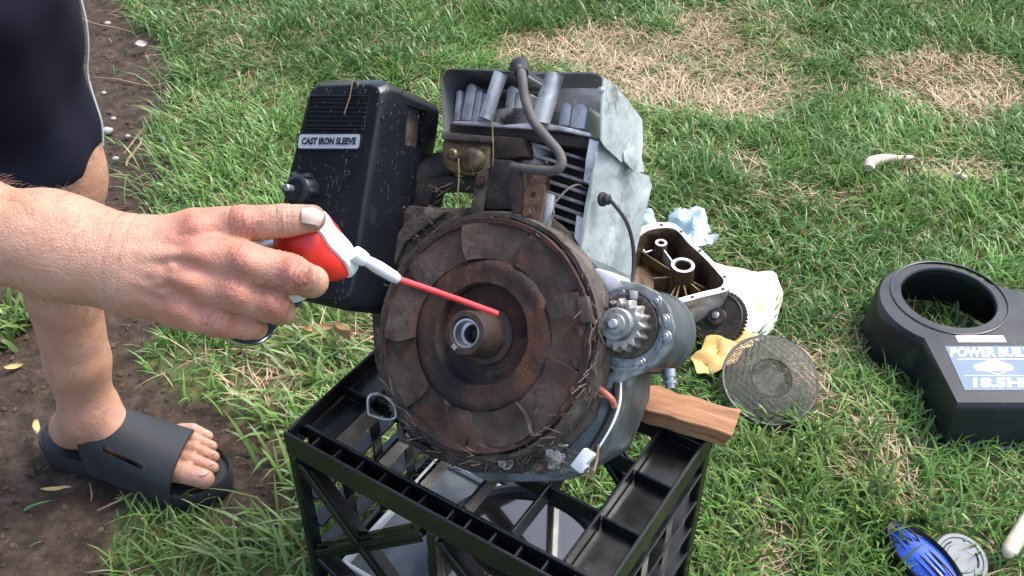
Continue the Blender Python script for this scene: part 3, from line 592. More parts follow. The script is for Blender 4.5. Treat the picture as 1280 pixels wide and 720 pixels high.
    MB().lathe([(.118, .028), (.1245, .0285), (.1245, .041), (.118, .0415)], (0, 0, 0), YA, 120).build('ring_gear', DIRTY, F, jitter=.0008, jscale=200)
    MB().box((math.sin(1.22)*.1165, .018, math.cos(1.22)*.1165), (.012, .03, .026), Matrix.Rotation(1.22-math.pi/2, 3, 'Y')).build('magnet', DIRTY, F, bevel=.001)
    # ---- backing plate and crankcase
    prism('backing_plate', [(494, 272), (512, 256), (535, 259), (588, 259), (604, 246), (660, 250), (712, 290), (745, 345), (762, 400), (760, 470), (742, 525), (700, 568), (650, 592), (585, 590), (525, 566), (488, 512), (468, 452), (464, 390), (474, 330)], .046, .058, DIRTY, bevel=.0025, jitter=.001, jscale=60)
    MB().lathe([(.1215, .012), (.1265, .011), (.1285, .02), (.1285, .0465), (.1265, .0465)], (0, 0, 0), YA, 120).build('housing_lip', DIRTY, t, jitter=.0015, jscale=80)
    prism('crankcase', [(540, 300), (690, 275), (760, 345), (782, 420), (775, 500), (750, 565), (700, 602), (600, 604), (550, 575), (515, 500), (505, 400)], .0585, .15, CASE, bevel=.004, bisect=FLOOR)
    prism('crankcase_foot', [(668, 588), (690, 598), (730, 588), (757, 560), (770, 520), (774, 488), (745, 478), (705, 530), (672, 560)], .052, .075, CASE, bevel=.003, bisect=FLOOR)
    prism('crankcase_boss', [(723, 338), (745, 333), (770, 345), (782, 362), (765, 378), (735, 368)], .05, .09, ALU, bevel=.005, jitter=.002, jscale=60)
    mb = MB()
    for (u, v, r) in [(682, 560, .013), (690, 572, .010), (672, 548, .009), (700, 548, .008), (660, 575, .007)]: mb.ball(E(u, v, .049), r, 20, (1.5, .5, 1.0))
    mb.build('corroded_lug', ALU_FIN, t, jitter=.006, jscale=110)
    for (u, v, m_) in [(612, 570, DIRTY), (634, 578, ALU_FIN), (661, 574, DIRTY), (590, 572, DIRTY), (676, 584, DIRTY)]: bolt(E(u, v, .045), .0052, .012, t, m_)
    sheet('side_bracket', [(494, 530, .04), (500, 528, .04), (505, 545, .04), (538, 560, .04), (536, 566, .04), (498, 552, .04)], DIRTY, .004, dirn=(0, -1, 0), bevel=.001)
    MB().tube(catmull([E(461, 518, .04), E(460, 500, .04), E(466, 493, .04), (E(480, 495, .04)), E(493, 508, .045), E(494, 522, .045), E(480, 524, .042), E(461, 518, .04)], 4), .0017, 8).build('wire_loop', STEEL, t)
    # ---- cylinder, fins, head
    cz = Vector((math.sin(R(8)), 0, math.cos(R(8))))
    c0 = E(650, 320, .115); MB().tube([c0, E(660, 150, .115)], .056, 40).build('cylinder_barrel', ALU_FIN, t)
    prism('cylinder_block', [(600, 330), (612, 165), (735, 172), (722, 330)], .085, .15, GREASE, bevel=.004)
    for k in range(12):
        f = k/11; c = E(668-3*f, 312-148*f, .07)+Vector((-.012, .045, 0)); M = Matrix.Rotation(R(13-3*f), 3, 'Y') @ Matrix.Rotation(R(4), 3, 'Z')
        hw, hd = .079, .048; pts = []
        for a in range(24):
            th = 2*math.pi*a/24; q = .42; pts.append(Vector((math.copysign(abs(math.cos(th))**q, math.cos(th))*hw, math.copysign(abs(math.sin(th))**q, math.sin(th))*hd, 0)))
        MB().prism([c+M @ (p+Vector((0, 0, -.0019))) for p in pts], [c+M @ (p+Vector((0, 0, .0019))) for p in pts]).build('cooling_fin', ALU_FIN, t, bevel=.0006, seg=1)
    prism('head_gasket_band', [(556, 163), (560, 153), (640, 158), (740, 172), (738, 186), (640, 172), (556, 172)], .058, .15, GREASE, bevel=.002, jitter=.0015)
    prism('head_lip', [(566, 151), (605, 152), (610, 150), (628, 156), (672, 153), (700, 157), (738, 166), (738, 171), (700, 163), (640, 160), (566, 155)], .052, .14, ALU, bevel=.001)
    for (u0, v0, u1, v1, hw) in [(570, 151, 574, 112, 4), (582, 151, 590, 104, 7), (593, 152, 600, 113, 4.5), (602, 152, 608, 116, 4.5), (634, 155, 640, 107, 6), (646, 156, 651, 112, 6), (657, 156, 662, 117, 6), (704, 157, 708, 127, 7), (721, 160, 726, 129, 9.5)]:
        a, b = E(u0, v0, .066), E(u1, v1, .066); d = (b-a).normalized(); sd_ = Vector((d.z, 0, -d.x)); w_ = hw/1080
        P = [a-sd_*w_, a+sd_*w_]+[b-d*w_+(sd_*math.cos(th)+d*math.sin(th))*w_ for th in [math.pi*i/8 for i in range(9)]]
        MB().prism(P, [p+Vector((0, .055, 0)) for p in P]).build('head_fin', ALU, t, bevel=.0016, jitter=.0006, jscale=90)
    for (u0, v0, u1, v1, r) in [(607, 149, 626, 91, .0082), (676, 153, 693, 92, .0102)]:
        MB().tube([E(u0, v0, .052), E((u0+u1)/2, (v0+v1)/2, .052), E(u1, v1, .052)], [r*1.05, r, r*.95], 20).build('head_bolt_boss', ALU, t, jitter=.0012, jscale=90)
    # ---- sheet-metal shroud
    def ribbon(name, px, y0, y1, mat):
        P = [E(u, v, y0) for u, v in px]; mb = MB(); n = len(P)
        for o_ in (0, 1):
            pass
        nrm = []
        for i in range(n):
            d = P[min(i+1, n-1)]-P[max(i-1, 0)]; nrm.append(Vector((d.z, 0, -d.x)).normalized()*.0016)
        vs = [p for p in P]+[p+Vector((0, y1-y0, 0)) for p in P]+[p+q for p, q in zip(P, nrm)]+[p+q+Vector((0, y1-y0, 0)) for p, q in zip(P, nrm)]; fs = []
        for i in range(n-1):
            fs += [(i, i+1, n+i+1, n+i), (2*n+i, 3*n+i, 3*n+i+1, 2*n+i+1), (i, 2*n+i, 2*n+i+1, i+1), (n+i, n+i+1, 3*n+i+1, 3*n+i)]
        fs += [(0, n, 3*n, 2*n), (n-1, 3*n-1-n+0, 3*n-1+n, 3*n-1)] if False else [(0, n, 3*n, 2*n), (n-1, 3*n-1, 4*n-1, 2*n-1)]
        return mb.add(vs, fs).build(name, mat, t, smooth=50)
    sh = ribbon('shroud_top', [(554, 164), (551, 110), (552, 95), (558, 87), (566, 85), (600, 86), (652, 89)], .045, .13, GALV_IN)
    ribbon('shroud_top', [(668, 91), (700, 90), (738, 90), (748, 92), (755, 99)], .045, .105, GALV_IN)
    prism('shroud_back', [(556, 176), (556, 96), (570, 86), (745, 92), (752, 104), (748, 180)], .131, .133, GALV_IN)
    sheet('shroud_side', [(755, 97, .0445), (770, 109, .075), (783, 122, .105), (803, 150, .145), (804, 180, .145), (802, 196, .145), (806, 215, .148), (786, 214, .112), (772, 198, .082), (757, 184, .051), (752, 176, .044), (752, 140, .044)], GALV, .0016, jitter=.0006, jscale=40)
    sheet('shroud_tab', [(778, 190, .094), (790, 182, .115), (796, 203, .12), (790, 214, .108), (779, 202, .092)], GALV, .0022, bevel=.0005, dirn=(-1, 0, 0))
    bolt(E(751, 113, .0445), .0028, .003, t, STEEL, 'rivet')
    sheet('lower_shroud', [(748, 176, .052), (770, 197, .086), (790, 212, .118), (811, 220, .15), (815, 232, .152), (806, 270, .152), (796, 312, .152), (786, 352, .152), (770, 346, .118), (752, 338, .085), (738, 326, .062), (727, 313, .048), (733, 270, .048), (740, 225, .048)], GALV, .0018, jitter=.0004, jscale=30)
    prism('shroud_flange', [(737, 173), (748, 177), (742, 205), (736, 230), (729, 226), (733, 198)], .047, .049, ALU, jitter=.0008)
    prism('shroud_flange', [(721, 269), (735, 274), (732, 296), (727, 313), (718, 296)], .046, .048, ALU, jitter=.0008)
    prism('shroud_flange', [(742, 205), (746, 190), (735, 262), (727, 312), (724, 312), (731, 258)], .044, .0465, GALV)
    # grommet and lead on the side panel
    g = E(752, 249, .058); MB().lathe([(.0075, .0), (.0075, .003), (.0055, .004), (.0055, .009), (.0035, .0105), (1e-6, .0105)], g, (1, -.25, 0), 16).build('grommet', BLACK_MATT, t)
    MB().tube(catmull([g+Vector((.009, -.002, 0)), E(768, 256, .055), E(783, 277, .06), E(791, 305, .068), E(792, 335, .072), E(790, 362, .066)], 6), .0021, 8).build('black_lead', BLACK_MATT, t)
    # ---- ignition coil, bracket, hose
    prism('coil_block', [(613, 198), (642, 200), (640, 262), (606, 262)], .028, .07, GREASE, bevel=.003)
    prism('coil_core', [(640, 203), (650, 206), (657, 262), (648, 274), (638, 262), (634, 236)], .018, .065, RUST_DARK, bevel=.0025)
    prism('coil_core', [(648, 206), (668, 214), (664, 262), (652, 262)], .03, .07, RUST_DARK, bevel=.002, jitter=.001)
    br = prism('rust_bracket', [(664, 222), (681, 231), (680, 250), (674, 284), (652, 273), (655, 240)], .016, .02, RUST_ORANGE, bevel=.0008)
    bolt(E(661, 266, .016), .0048, .006, br, RUST_ORANGE); MB().lathe([(.003, -.0006), (1e-6, -.0006)], E(667, 243, .016), YA, 12).build('hole', GREASE, br)
    prism('coil_terminal', [(681, 240), (691, 243), (689, 262), (684, 285), (675, 285), (679, 262)], .022, .03, ALU, bevel=.001, jitter=.001)
    MB().tube(catmull([E(692, 268, .025), E(693, 255, .028), E(708, 238, .035), E(722, 231, .045), E(733, 236, .06)], 6), .0012, 6).build('thin_lead', HOSE, t)
    prism('coil_post', [(596, 216), (612, 208), (612, 232), (602, 268), (586, 268), (591, 240)], .032, .05, DIRTY, bevel=.002, jitter=.001)
    bolt(E(601, 228, .032), .005, .005, t, RUST)
    MB().tube(catmull([E(644, 86, .06), E(650, 84, .03), E(653, 100, .022), E(656, 122, .02), E(666, 150, .018), E(683, 172, .016), E(698, 190, .014), E(702, 204, .012), E(694, 213, .012), E(676, 213, .014), E(655, 211, .018), E(641, 209, .024)], 6), .0051, 16).build('breather_hose', HOSE, t)
    MB().tube([E(646, 82, .06), E(652, 81, .036), E(652, 92, .026)], [.008, .0085, .0075], 14).build('hose_boot', BLACK_MATT, t)
    # ---- exhaust port casting and carburettor linkage
    prism('exhaust_port', [(551, 172), (600, 176), (614, 180), (612, 214), (585, 220), (562, 216), (552, 205)], .05, .12, GOLDEN, bevel=.006, jitter=.002, jscale=45)
    mb = MB(); mb.ball(E(590, 200, .05), .017, 16, (1, .6, .9)); mb.build('port_bulge', GOLDEN, t, jitter=.002, jscale=60)
    MB().lathe([(.006, 0), (.0065, -.014), (.0045, -.016), (1e-6, -.016)], E(573, 196, .05), YA, 14).build('port_stud', GOLDEN, t)
    prism('valve_cover', [(614, 168), (655, 171), (658, 196), (632, 200), (614, 198)], .05, .08, RUST_DARK, bevel=.003, jitter=.002)
    prism('port_plate', [(552, 164), (614, 170), (614, 178), (552, 174)], .044, .07, DIRTY, bevel=.0015, jitter=.001)
    MB().tube(catmull([E(505, 236, .075), E(528, 222, .075), E(548, 212, .08), E(566, 206, .085)], 5), [.0185]*16, 18).build('intake_pipe', GREASE, t, jitter=.0015)
    prism('linkage_plate', [(522, 226), (560, 219), (598, 222), (592, 239), (560, 236), (540, 236), (534, 258), (515, 258), (505, 262), (508, 240)], .06, .09, GREASE, bevel=.002, jitter=.001)
    prism('fan_shroud_edge', [(490, 300), (522, 258), (538, 258), (540, 262), (560, 263), (535, 280), (505, 305), (485, 345), (474, 395), (466, 390), (472, 340)], .038, .046, DIRTY, bevel=.002, jitter=.0015)
    for (u0, v0, u1, v1) in ((573, 198, 571, 250), (615, 150, 615, 232)):
        MB().tube(catmull([E(u0, v0, .03), E((u0+u1)/2+1.5, (v0+v1)/2, .028), E(u1, v1, .03)], 4), .0007, 5).build('dry_stem', TWIG, t)
    # ---- starter motor
    sp = prism('starter_motor', [(735, 366), (752, 354), (775, 350), (798, 354), (820, 364), (836, 384), (843, 410), (838, 434), (822, 455), (800, 467), (775, 478), (752, 494), (738, 490), (734, 478), (738, 440), (742, 400)], .052, .060, STARTER, bevel=.0018)
    c = E(782, 411, .06); MB().lathe([(1e-6, 0), (.0435, 0), (.0445, .003), (.0445, .012), (.0425, .013), (.0425, .082), (.0445, .083), (.0445, .094), (.040, .097), (.014, .098), (1e-6, .098)], c, YA, 56).build('motor_can', MOTOR, sp)
    MB().lathe([(.0405, -.0004), (.0415, -.0035), (.039, -.0035), (.0385, -.0004)], E(782, 411, .052), YA, 48).build('plate_ridge', STARTER, sp)
    pc = E(768, 405, .016); gear = MB(); ring0 = []; ring1 = []; nT = 15
    for k in range(nT*4):
        th = 2*math.pi*k/(nT*4); rr = (.0228, .0228, .0278, .0278)[k % 4]; ring0.append(pc+Vector((math.sin(th)*rr*.92, .012, math.cos(th)*rr*.92))); ring1.append(pc+Vector((math.sin(th)*rr, .030, math.cos(th)*rr)))
    gear.prism(ring0, ring1).build('pinion', ALU_FIN, sp, bevel=.0012, seg=1, jitter=.0006, jscale=150)
    MB().lathe([(1e-6, -.002), (.004, -.002), (.0045, .0), (.0095, .0005), (.0105, .002), (.0152, .0022), (.0162, .004), (.0162, .012), (.01, .013)], pc, YA, 36).build('pinion_cap', STARTER, sp)
    MB().lathe([(1e-6, -.0065), (.004, -.0065), (.0048, -.0055), (.0048, .0)], pc, YA, 16).build('shaft_end', STEEL, sp)
    MB().lathe([(.02, .0315), (.0315, .0315), (.033, .034), (.033, .0362), (.02, .0362)], pc, YA, 40).build('gear_guard', DIRTY, sp)
    for (u, v) in [(778, 366), (820, 377), (830, 400), (832, 421), (800, 454)]: bolt(E(u, v, .052), .0042, .0035, sp, STEEL)
    for (u, v, r) in [(750, 468, .0052), (764, 463, .0025)]: MB().lathe([(r, -.0006), (1e-6, -.0006)], E(u, v, .052), YA, 14).build('bolt_hole', GREASE, sp)
    prism('stop_tab', [(786, 362), (795, 364), (795, 374), (787, 373)], .042, .052, ALU, sp, bevel=.0008)
    te = E(836, 466, .12); dn = (E(838, 486, .12)-te).normalized()
    MB().lathe([(.0075, -.004), (.0075, .004), (.0055, .0042), (.0055, .008), (.008, .0082), (.008, .011), (.0055, .0112), (.0055, .016), (1e-6, .016)], te, dn, 14).build('terminal', STEEL, sp)
    # ---- wiring under the starter
    MB().tube(catmull([E(733, 482, .045), E(745, 484, .04), E(757, 492, .038), E(765, 500, .04), E(768, 508, .046)], 5), .0032, 10).build('red_wire', REDWIRE, t)
    for k, (dx, rr, m_) in enumerate(((0, .0042, BLACK_MATT), (5, .0018, WHITE), (-4, .0026, BLACK_MATT))):
        MB().tube(catmull([E(772+dx*.6, 478, .05), E(769+dx, 505, .05), E(759+dx, 532, .05), E(741+dx, 562, .048)], 5), rr, 10).build('harness_wire', m_, t)
    prism('wire_connector', [(729, 560), (743, 569), (732, 580), (731, 591), (724, 592), (712, 582)], .036, .048, WHITE, bevel=.0012)
    MB().lathe([(.0028, -.0015), (.0055, -.0015), (.0055, .0015), (.0028, .0015), (.0028, -.0015)], E(737, 591, .035), YA, 18).build('ring_terminal', GOLDEN, t)
    MB().tube(catmull([E(748, 556, .046), E(746, 575, .042), E(742, 590, .036)], 4), .0016, 8).build('brass_lead', GOLDEN, t)
    # ---- dry clippings caught round the rim
    mb = MB()
    for k in range(520):
        a = random.choice([random.gauss(2.2, .55), random.gauss(3.3, .5), random.gauss(1.5, .4), random.uniform(0, 6.28)]); r = random.uniform(.116, .131); y = random.uniform(.002, .045)
        p = Vector((math.sin(a)*r, y, math.cos(a)*r)); tan = Vector((math.cos(a), random.uniform(-.5, .3), -math.sin(a)))+Vector((random.gauss(0, .5), random.gauss(0, .4), random.gauss(0, .5))); L = random.uniform(.004, .018)
        mb.tube([p, p+tan.normalized()*L], [random.uniform(.0002, .00045)]*2, 3, False)
    for k in range(90):
        p = E(random.uniform(530, 735), random.uniform(555, 588), random.uniform(.042, .052)); d = Vector((random.gauss(0, 1), random.gauss(0, .4)-.3, random.gauss(0, .5))).normalized()
        mb.tube([p, p+d*random.uniform(.006, .02)], [.0004, .0003], 3, False)
    for k in range(50):
        p = E(random.uniform(545, 640), random.uniform(215, 268), random.uniform(.03, .045)); d = Vector((random.gauss(0, 1), random.gauss(0, .4)-.3, random.gauss(0, .8))).normalized()
        mb.tube([p, p+d*random.uniform(.006, .02)], [.0003, .0002], 3, False)
    mc = MB()
    for k in range(600):
        u, v = random.choice([(random.uniform(505, 610), random.uniform(258, 300)), (random.uniform(600, 690), random.uniform(200, 275)), (random.uniform(560, 720), random.uniform(560, 592))])
        p_ = E(u, v, random.uniform(.03, .05)); r = random.uniform(.0004, .0015); mc.ball(p_, r, 6, (random.uniform(.7, 1.6), random.uniform(.6, 1.2), random.uniform(.6, 1.2)))
    mc.build('dirt_clumps', DIRTY, t, smooth=0, kind='stuff', jitter=.0012, jscale=400)
    mb.build('dry_clippings', CHAFF, t, smooth=0, kind='stuff')
    # ---- air cleaner box
    y0, y1 = -.03, .085
    # front outline px, back follows along the engine axis
    front = [(383, 112), (387, 102), (396, 97), (466, 95), (476, 99), (480, 108), (478, 126), (458, 250), (441, 368), (436, 382), (426, 388), (345, 370), (336, 362), (334, 350), (352, 240)]
    P = [E(u, v, y0) for u, v in front]; cen = sum(P, Vector())/len(P); S = [p+(cen-p)*.075 for p in P]
    mb = MB(); n = len(P); back = [p+Vector((0, y1-y0, 0)) for p in P]; ch = [p+Vector((0, .013, 0)) for p in P]
    fs = [tuple(range(n))]+[(k, n+k, n+(k+1) % n, (k+1) % n) for k in range(n)]+[(n+k, 2*n+k, 2*n+(k+1) % n, n+(k+1) % n) for k in range(n)]+[tuple(range(2*n, 3*n))[::-1]]
    S = [Vector((s.x, y0, s.z)) for s in S]
    box = mb.add(S+ch+back, fs).build('air_cleaner', BLACK, t, bevel=.0022, seg=3, smooth=40)
    # side opening, cut into the box
    q0, q1 = S[6].lerp(ch[6], .0), None
    s0, s1 = ch[6], ch[7]; sn = Vector((0, 1, 0)).cross(s1-s0).normalized()
    if sn.x < 0: sn = -sn
    def side(u, v):
        a_ = E(u, v, 0.0); d_ = (E(u, v, .05)-a_); return a_+d_*((s0-a_).dot(sn)/d_.dot(sn))
    co = [side(510, 131), side(534, 139), side(530, 187), side(506, 181)]
    cut = MB().prism([p+sn*.02 for p in co], [p-sn*.012 for p in co]).build('cutter', BLACK)
    cut.matrix_world = Matrix.Identity(4)
    tmp = bpy.data.objects.new('tmp', box.data); COL.objects.link(tmp)
    bo = tmp.modifiers.new('b', 'BOOLEAN'); bo.operation = 'DIFFERENCE'; bo.object = cut; bo.solver = 'EXACT'
    dg = bpy.context.evaluated_depsgraph_get(); dg.update(); me = bpy.data.meshes.new_from_object(tmp.evaluated_get(dg))
    if len(me.polygons) > 30: box.data = me; me.shade_smooth(); me.set_sharp_from_angle(angle=R(40))
    bpy.data.objects.remove(tmp); bpy.data.objects.remove(cut)
    ins = [p-sn*.0105 for p in co]
    MB().prism(ins, [p-sn*.0012 for p in ins]).build('filter_side', DIRTY, box)
    # louvres on the front
    yf = y0-.0002
    def onface(u, v, dy=0): return E(u, v, y0+dy)
    for k in range(7):
        v = 124+5.6*k; a, b = onface(390-1.0*k, v), onface(459-1.0*k, v+.5)
        MB().bar(a, b, .0022, .0022, (0, 1, 0)).build('louvre', BLACK, box, bevel=.0006, seg=1)
    MB().tube([onface(*p, -.0005) for p in [(388, 120), (462, 120), (455, 162), (381, 161), (388, 120)]], .0009, 6).build('louvre_frame', HOUSING, box)
    MB().lathe([(1e-6, -.001), (.0045, -.001), (.0055, .0005)], onface(443, 108), YA, 16).build('screw_recess', BLACK_MATT, box)
    # label
    a, b = onface(374, 177), onface(450, 177); xd = (b-a).normalized(); zd = Vector((-xd.z, 0, xd.x)); lc = (a+b)/2+Vector((0, -.0008, 0)); hw = (b-a).length/2; hh = .0076
    def rrect(hw, hh, r, y):
        o = []
        for (sx, sz, st) in ((1, 1, 0), (-1, 1, 1), (-1, -1, 2), (1, -1, 3)):
            for i in range(5): th = math.pi/2*(st+i/4); o.append(lc+xd*(sx*(hw-r)+math.cos(th)*r)+zd*(sz*(hh-r)+math.sin(th)*r)+Vector((0, y, 0)))
        return o
    lb = MB().prism(rrect(hw, hh, .003, .0012), rrect(hw, hh, .003, -.0004)).build('label', LABEL, box)
    MB().prism(rrect(hw+.0016, hh+.0016, .004, .0011), rrect(hw+.0016, hh+.0016, .004, -.0001)).build('label_edge', PRINT_DARK, box)
    me = text_mesh('CAST IRON SLEEVE', .0098, .92, .0002, .00033, .08); me.materials.append(PRINT_DARK)
    o = obj('lettering', me, lb); wx = max(v.co.x for v in me.vertices)-min(v.co.x for v in me.vertices); k = hw*1.78/wx
    for v in me.vertices: v.co.x *= k
    o.matrix_local = frame(xd, zd, Vector((0, -1, 0)), lc+Vector((0, -.0007, 0)))
    mb = MB()
    for k in range(150):
        u, v = random.choice([(random.uniform(372, 440), random.uniform(190, 300)), (random.uniform(365, 432), random.uniform(330, 378)), (random.uniform(392, 462), random.uniform(105, 200))])
        q_ = onface(u, v, -.0001); r_ = random.uniform(.0005, .0017); mb.ball(q_, r_, 8, (random.uniform(.7, 1.2), .35, random.uniform(1, 2.4)))
    for k in range(90):
        q_ = side(random.uniform(470, 530), random.uniform(110, 300)); r_ = random.uniform(.0005, .0018); mb.ball(q_, r_, 8, (.35, random.uniform(.7, 1.2), random.uniform(1, 2.4)))
    mb.build('water_drops', DROP, box, kind='stuff')
    # knob with its stud
    kc = onface(381, 240); MB().lathe([(.0195, 0), (.0195, -.006), (.0165, -.015), (.012, -.018), (1e-6, -.0185)], kc, YA, 24).build('knob', BLACK, box, bevel=.001)
    for k in range(6):
        th = k*math.pi/3; MB().ball(kc+Vector((math.cos(th)*.0175, -.008, math.sin(th)*.0175)), .0055, 8, (1, 1.4, 1)).build('knob_grip', BLACK, box)
    MB().lathe([(.0042, 0), (.0042, -.008), (.003, -.0095), (1e-6, -.0095)], kc+Vector((-.004, -.018, 0)), YA, 12).build('knob_stud', STEEL, box)
    MB().tube([onface(441, 100, -.002), onface(437, 122, -.003), onface(430, 143, -.002)], .0006, 5).build('dry_stem', TWIG, box)
    for (u, v) in ((505, 122), (494, 140), (500, 172), (504, 182)):
        MB().lathe([(.0032, .0006), (1e-6, .0006)], Vector((E(u, v, .03).x+.0, .03, E(u, v, .03).z)), (1, 0, 0), 10) 
    return t
build_engine()

# ================================================================ spray can
ca = camvec(.606, .478, .636).normalized(); cb = camvec(.83, -.45, -.41); cb = (cb-ca*cb.dot(ca)).normalized(); cc_ = ca.cross(cb)
CAN_TOP = W(374, 309, .785)
def build_can():
    L = .104; M = frame(cb, cc_, ca, CAN_TOP-ca*L)             # local x = nozzle, z = up the can, origin at the base
    t = empty('spray_can', 'spray can with red and white straw cap gripped in the hand', 'spray can', M)
    r = .031
    MB().lathe([(r-.003, .005), (r, .007), (r, L-.012), (r-.0006, L-.0115)], seg=56).build('can_body', BLUECAN, t)
    MB().lathe([(r+.0012, .006), (r+.0016, .0035), (r+.0004, .001), (r-.002, .0012), (r-.005, .006), (1e-6, .009)], seg=56).build('base_rim', TIN, t)
    MB().lathe([(r, L-.0125), (r+.0012, L-.011), (r+.0012, L-.009), (r-.0004, L-.0075), (r-.0004, L-.006), (r-.002, L-.004), (r-.008, L+.004), (r-.014, L+.007), (.012, L+.0075)], seg=56).build('can_shoulder', TIN, t)
    MB().lathe([(r+.0003, L-.030), (r+.0004, L-.0165), (r+.0003, L-.0165)], seg=56).build('print_band', PRINT_WHITE, t)
    # cap: long rounded body, red cheeks with a white saddle between
    def hull(name, y0, y1, mat, grow=0.0, z0=L+.001, hz=.035):
        vs = []; fs = []; n, mrow = 36, 9
        for i in range(mrow+1):
            f = i/mrow; z = z0+hz*f; k = math.sqrt(max(.02, 1-.93*f**2.2))*(.86+.14*min(1, f/.3)**.6)
            for a in range(n):
                th = 2*math.pi*a/n; cx, sy = math.cos(th), math.sin(th)
                x = cx*(.041+grow if cx > 0 else .030+grow)*k+.0045; y = sy*(.027+grow)*(1-.12*cx)*math.sqrt(1-.8*f**2.4)
                zz = z-.013*f*max(0, cx)-.004*f*(1-abs(cx)); y = min(max(y, y0), y1); vs.append((x, y, zz))
        for i in range(mrow):
            for a in range(n): fs.append((i*n+a, i*n+(a+1) % n, (i+1)*n+(a+1) % n, (i+1)*n+a))
        fs += [tuple(range(n))[::-1], tuple(mrow*n+a for a in range(n))]
        return MB().add(vs, fs).build(name, mat, t, smooth=50)
    cap = hull('cap', -.04, .04, RED)
    sd_ = hull('saddle', -.0095, .0095, WHITE, .0018, L+.003, .0355)
    MB().tube([(.034, 0, L+.0235), (.040, 0, L+.0225), (.045, 0, L+.0222)], [.0058, .0062, .0052], 16).build('nozzle_socket', WHITE, t)
    MB().tube([(.043, 0, L+.0222), (.049, 0, L+.0222), (.057, 0, L+.0218), (.071, 0, L+.021), (.0755, 0, L+.0208)], [.0036, .0046, .0052, .0047, .0036], 16).build('nozzle', NOZZLE, t)
    p0 = M @ Vector((.074, 0, L+.0209)); tip = W(621, 392, (p0-CP).dot(CF)+.06); Mi = M.inverted(); q0, q1 = Mi @ p0, Mi @ tip
    MB().tube([q0, q0.lerp(q1, .33)+Vector((0, 0, .0006)), q0.lerp(q1, .7)+Vector((0, 0, .0007)), q1], .0025, 14).build('straw', RED_STRAW, t)
    return t
build_can()

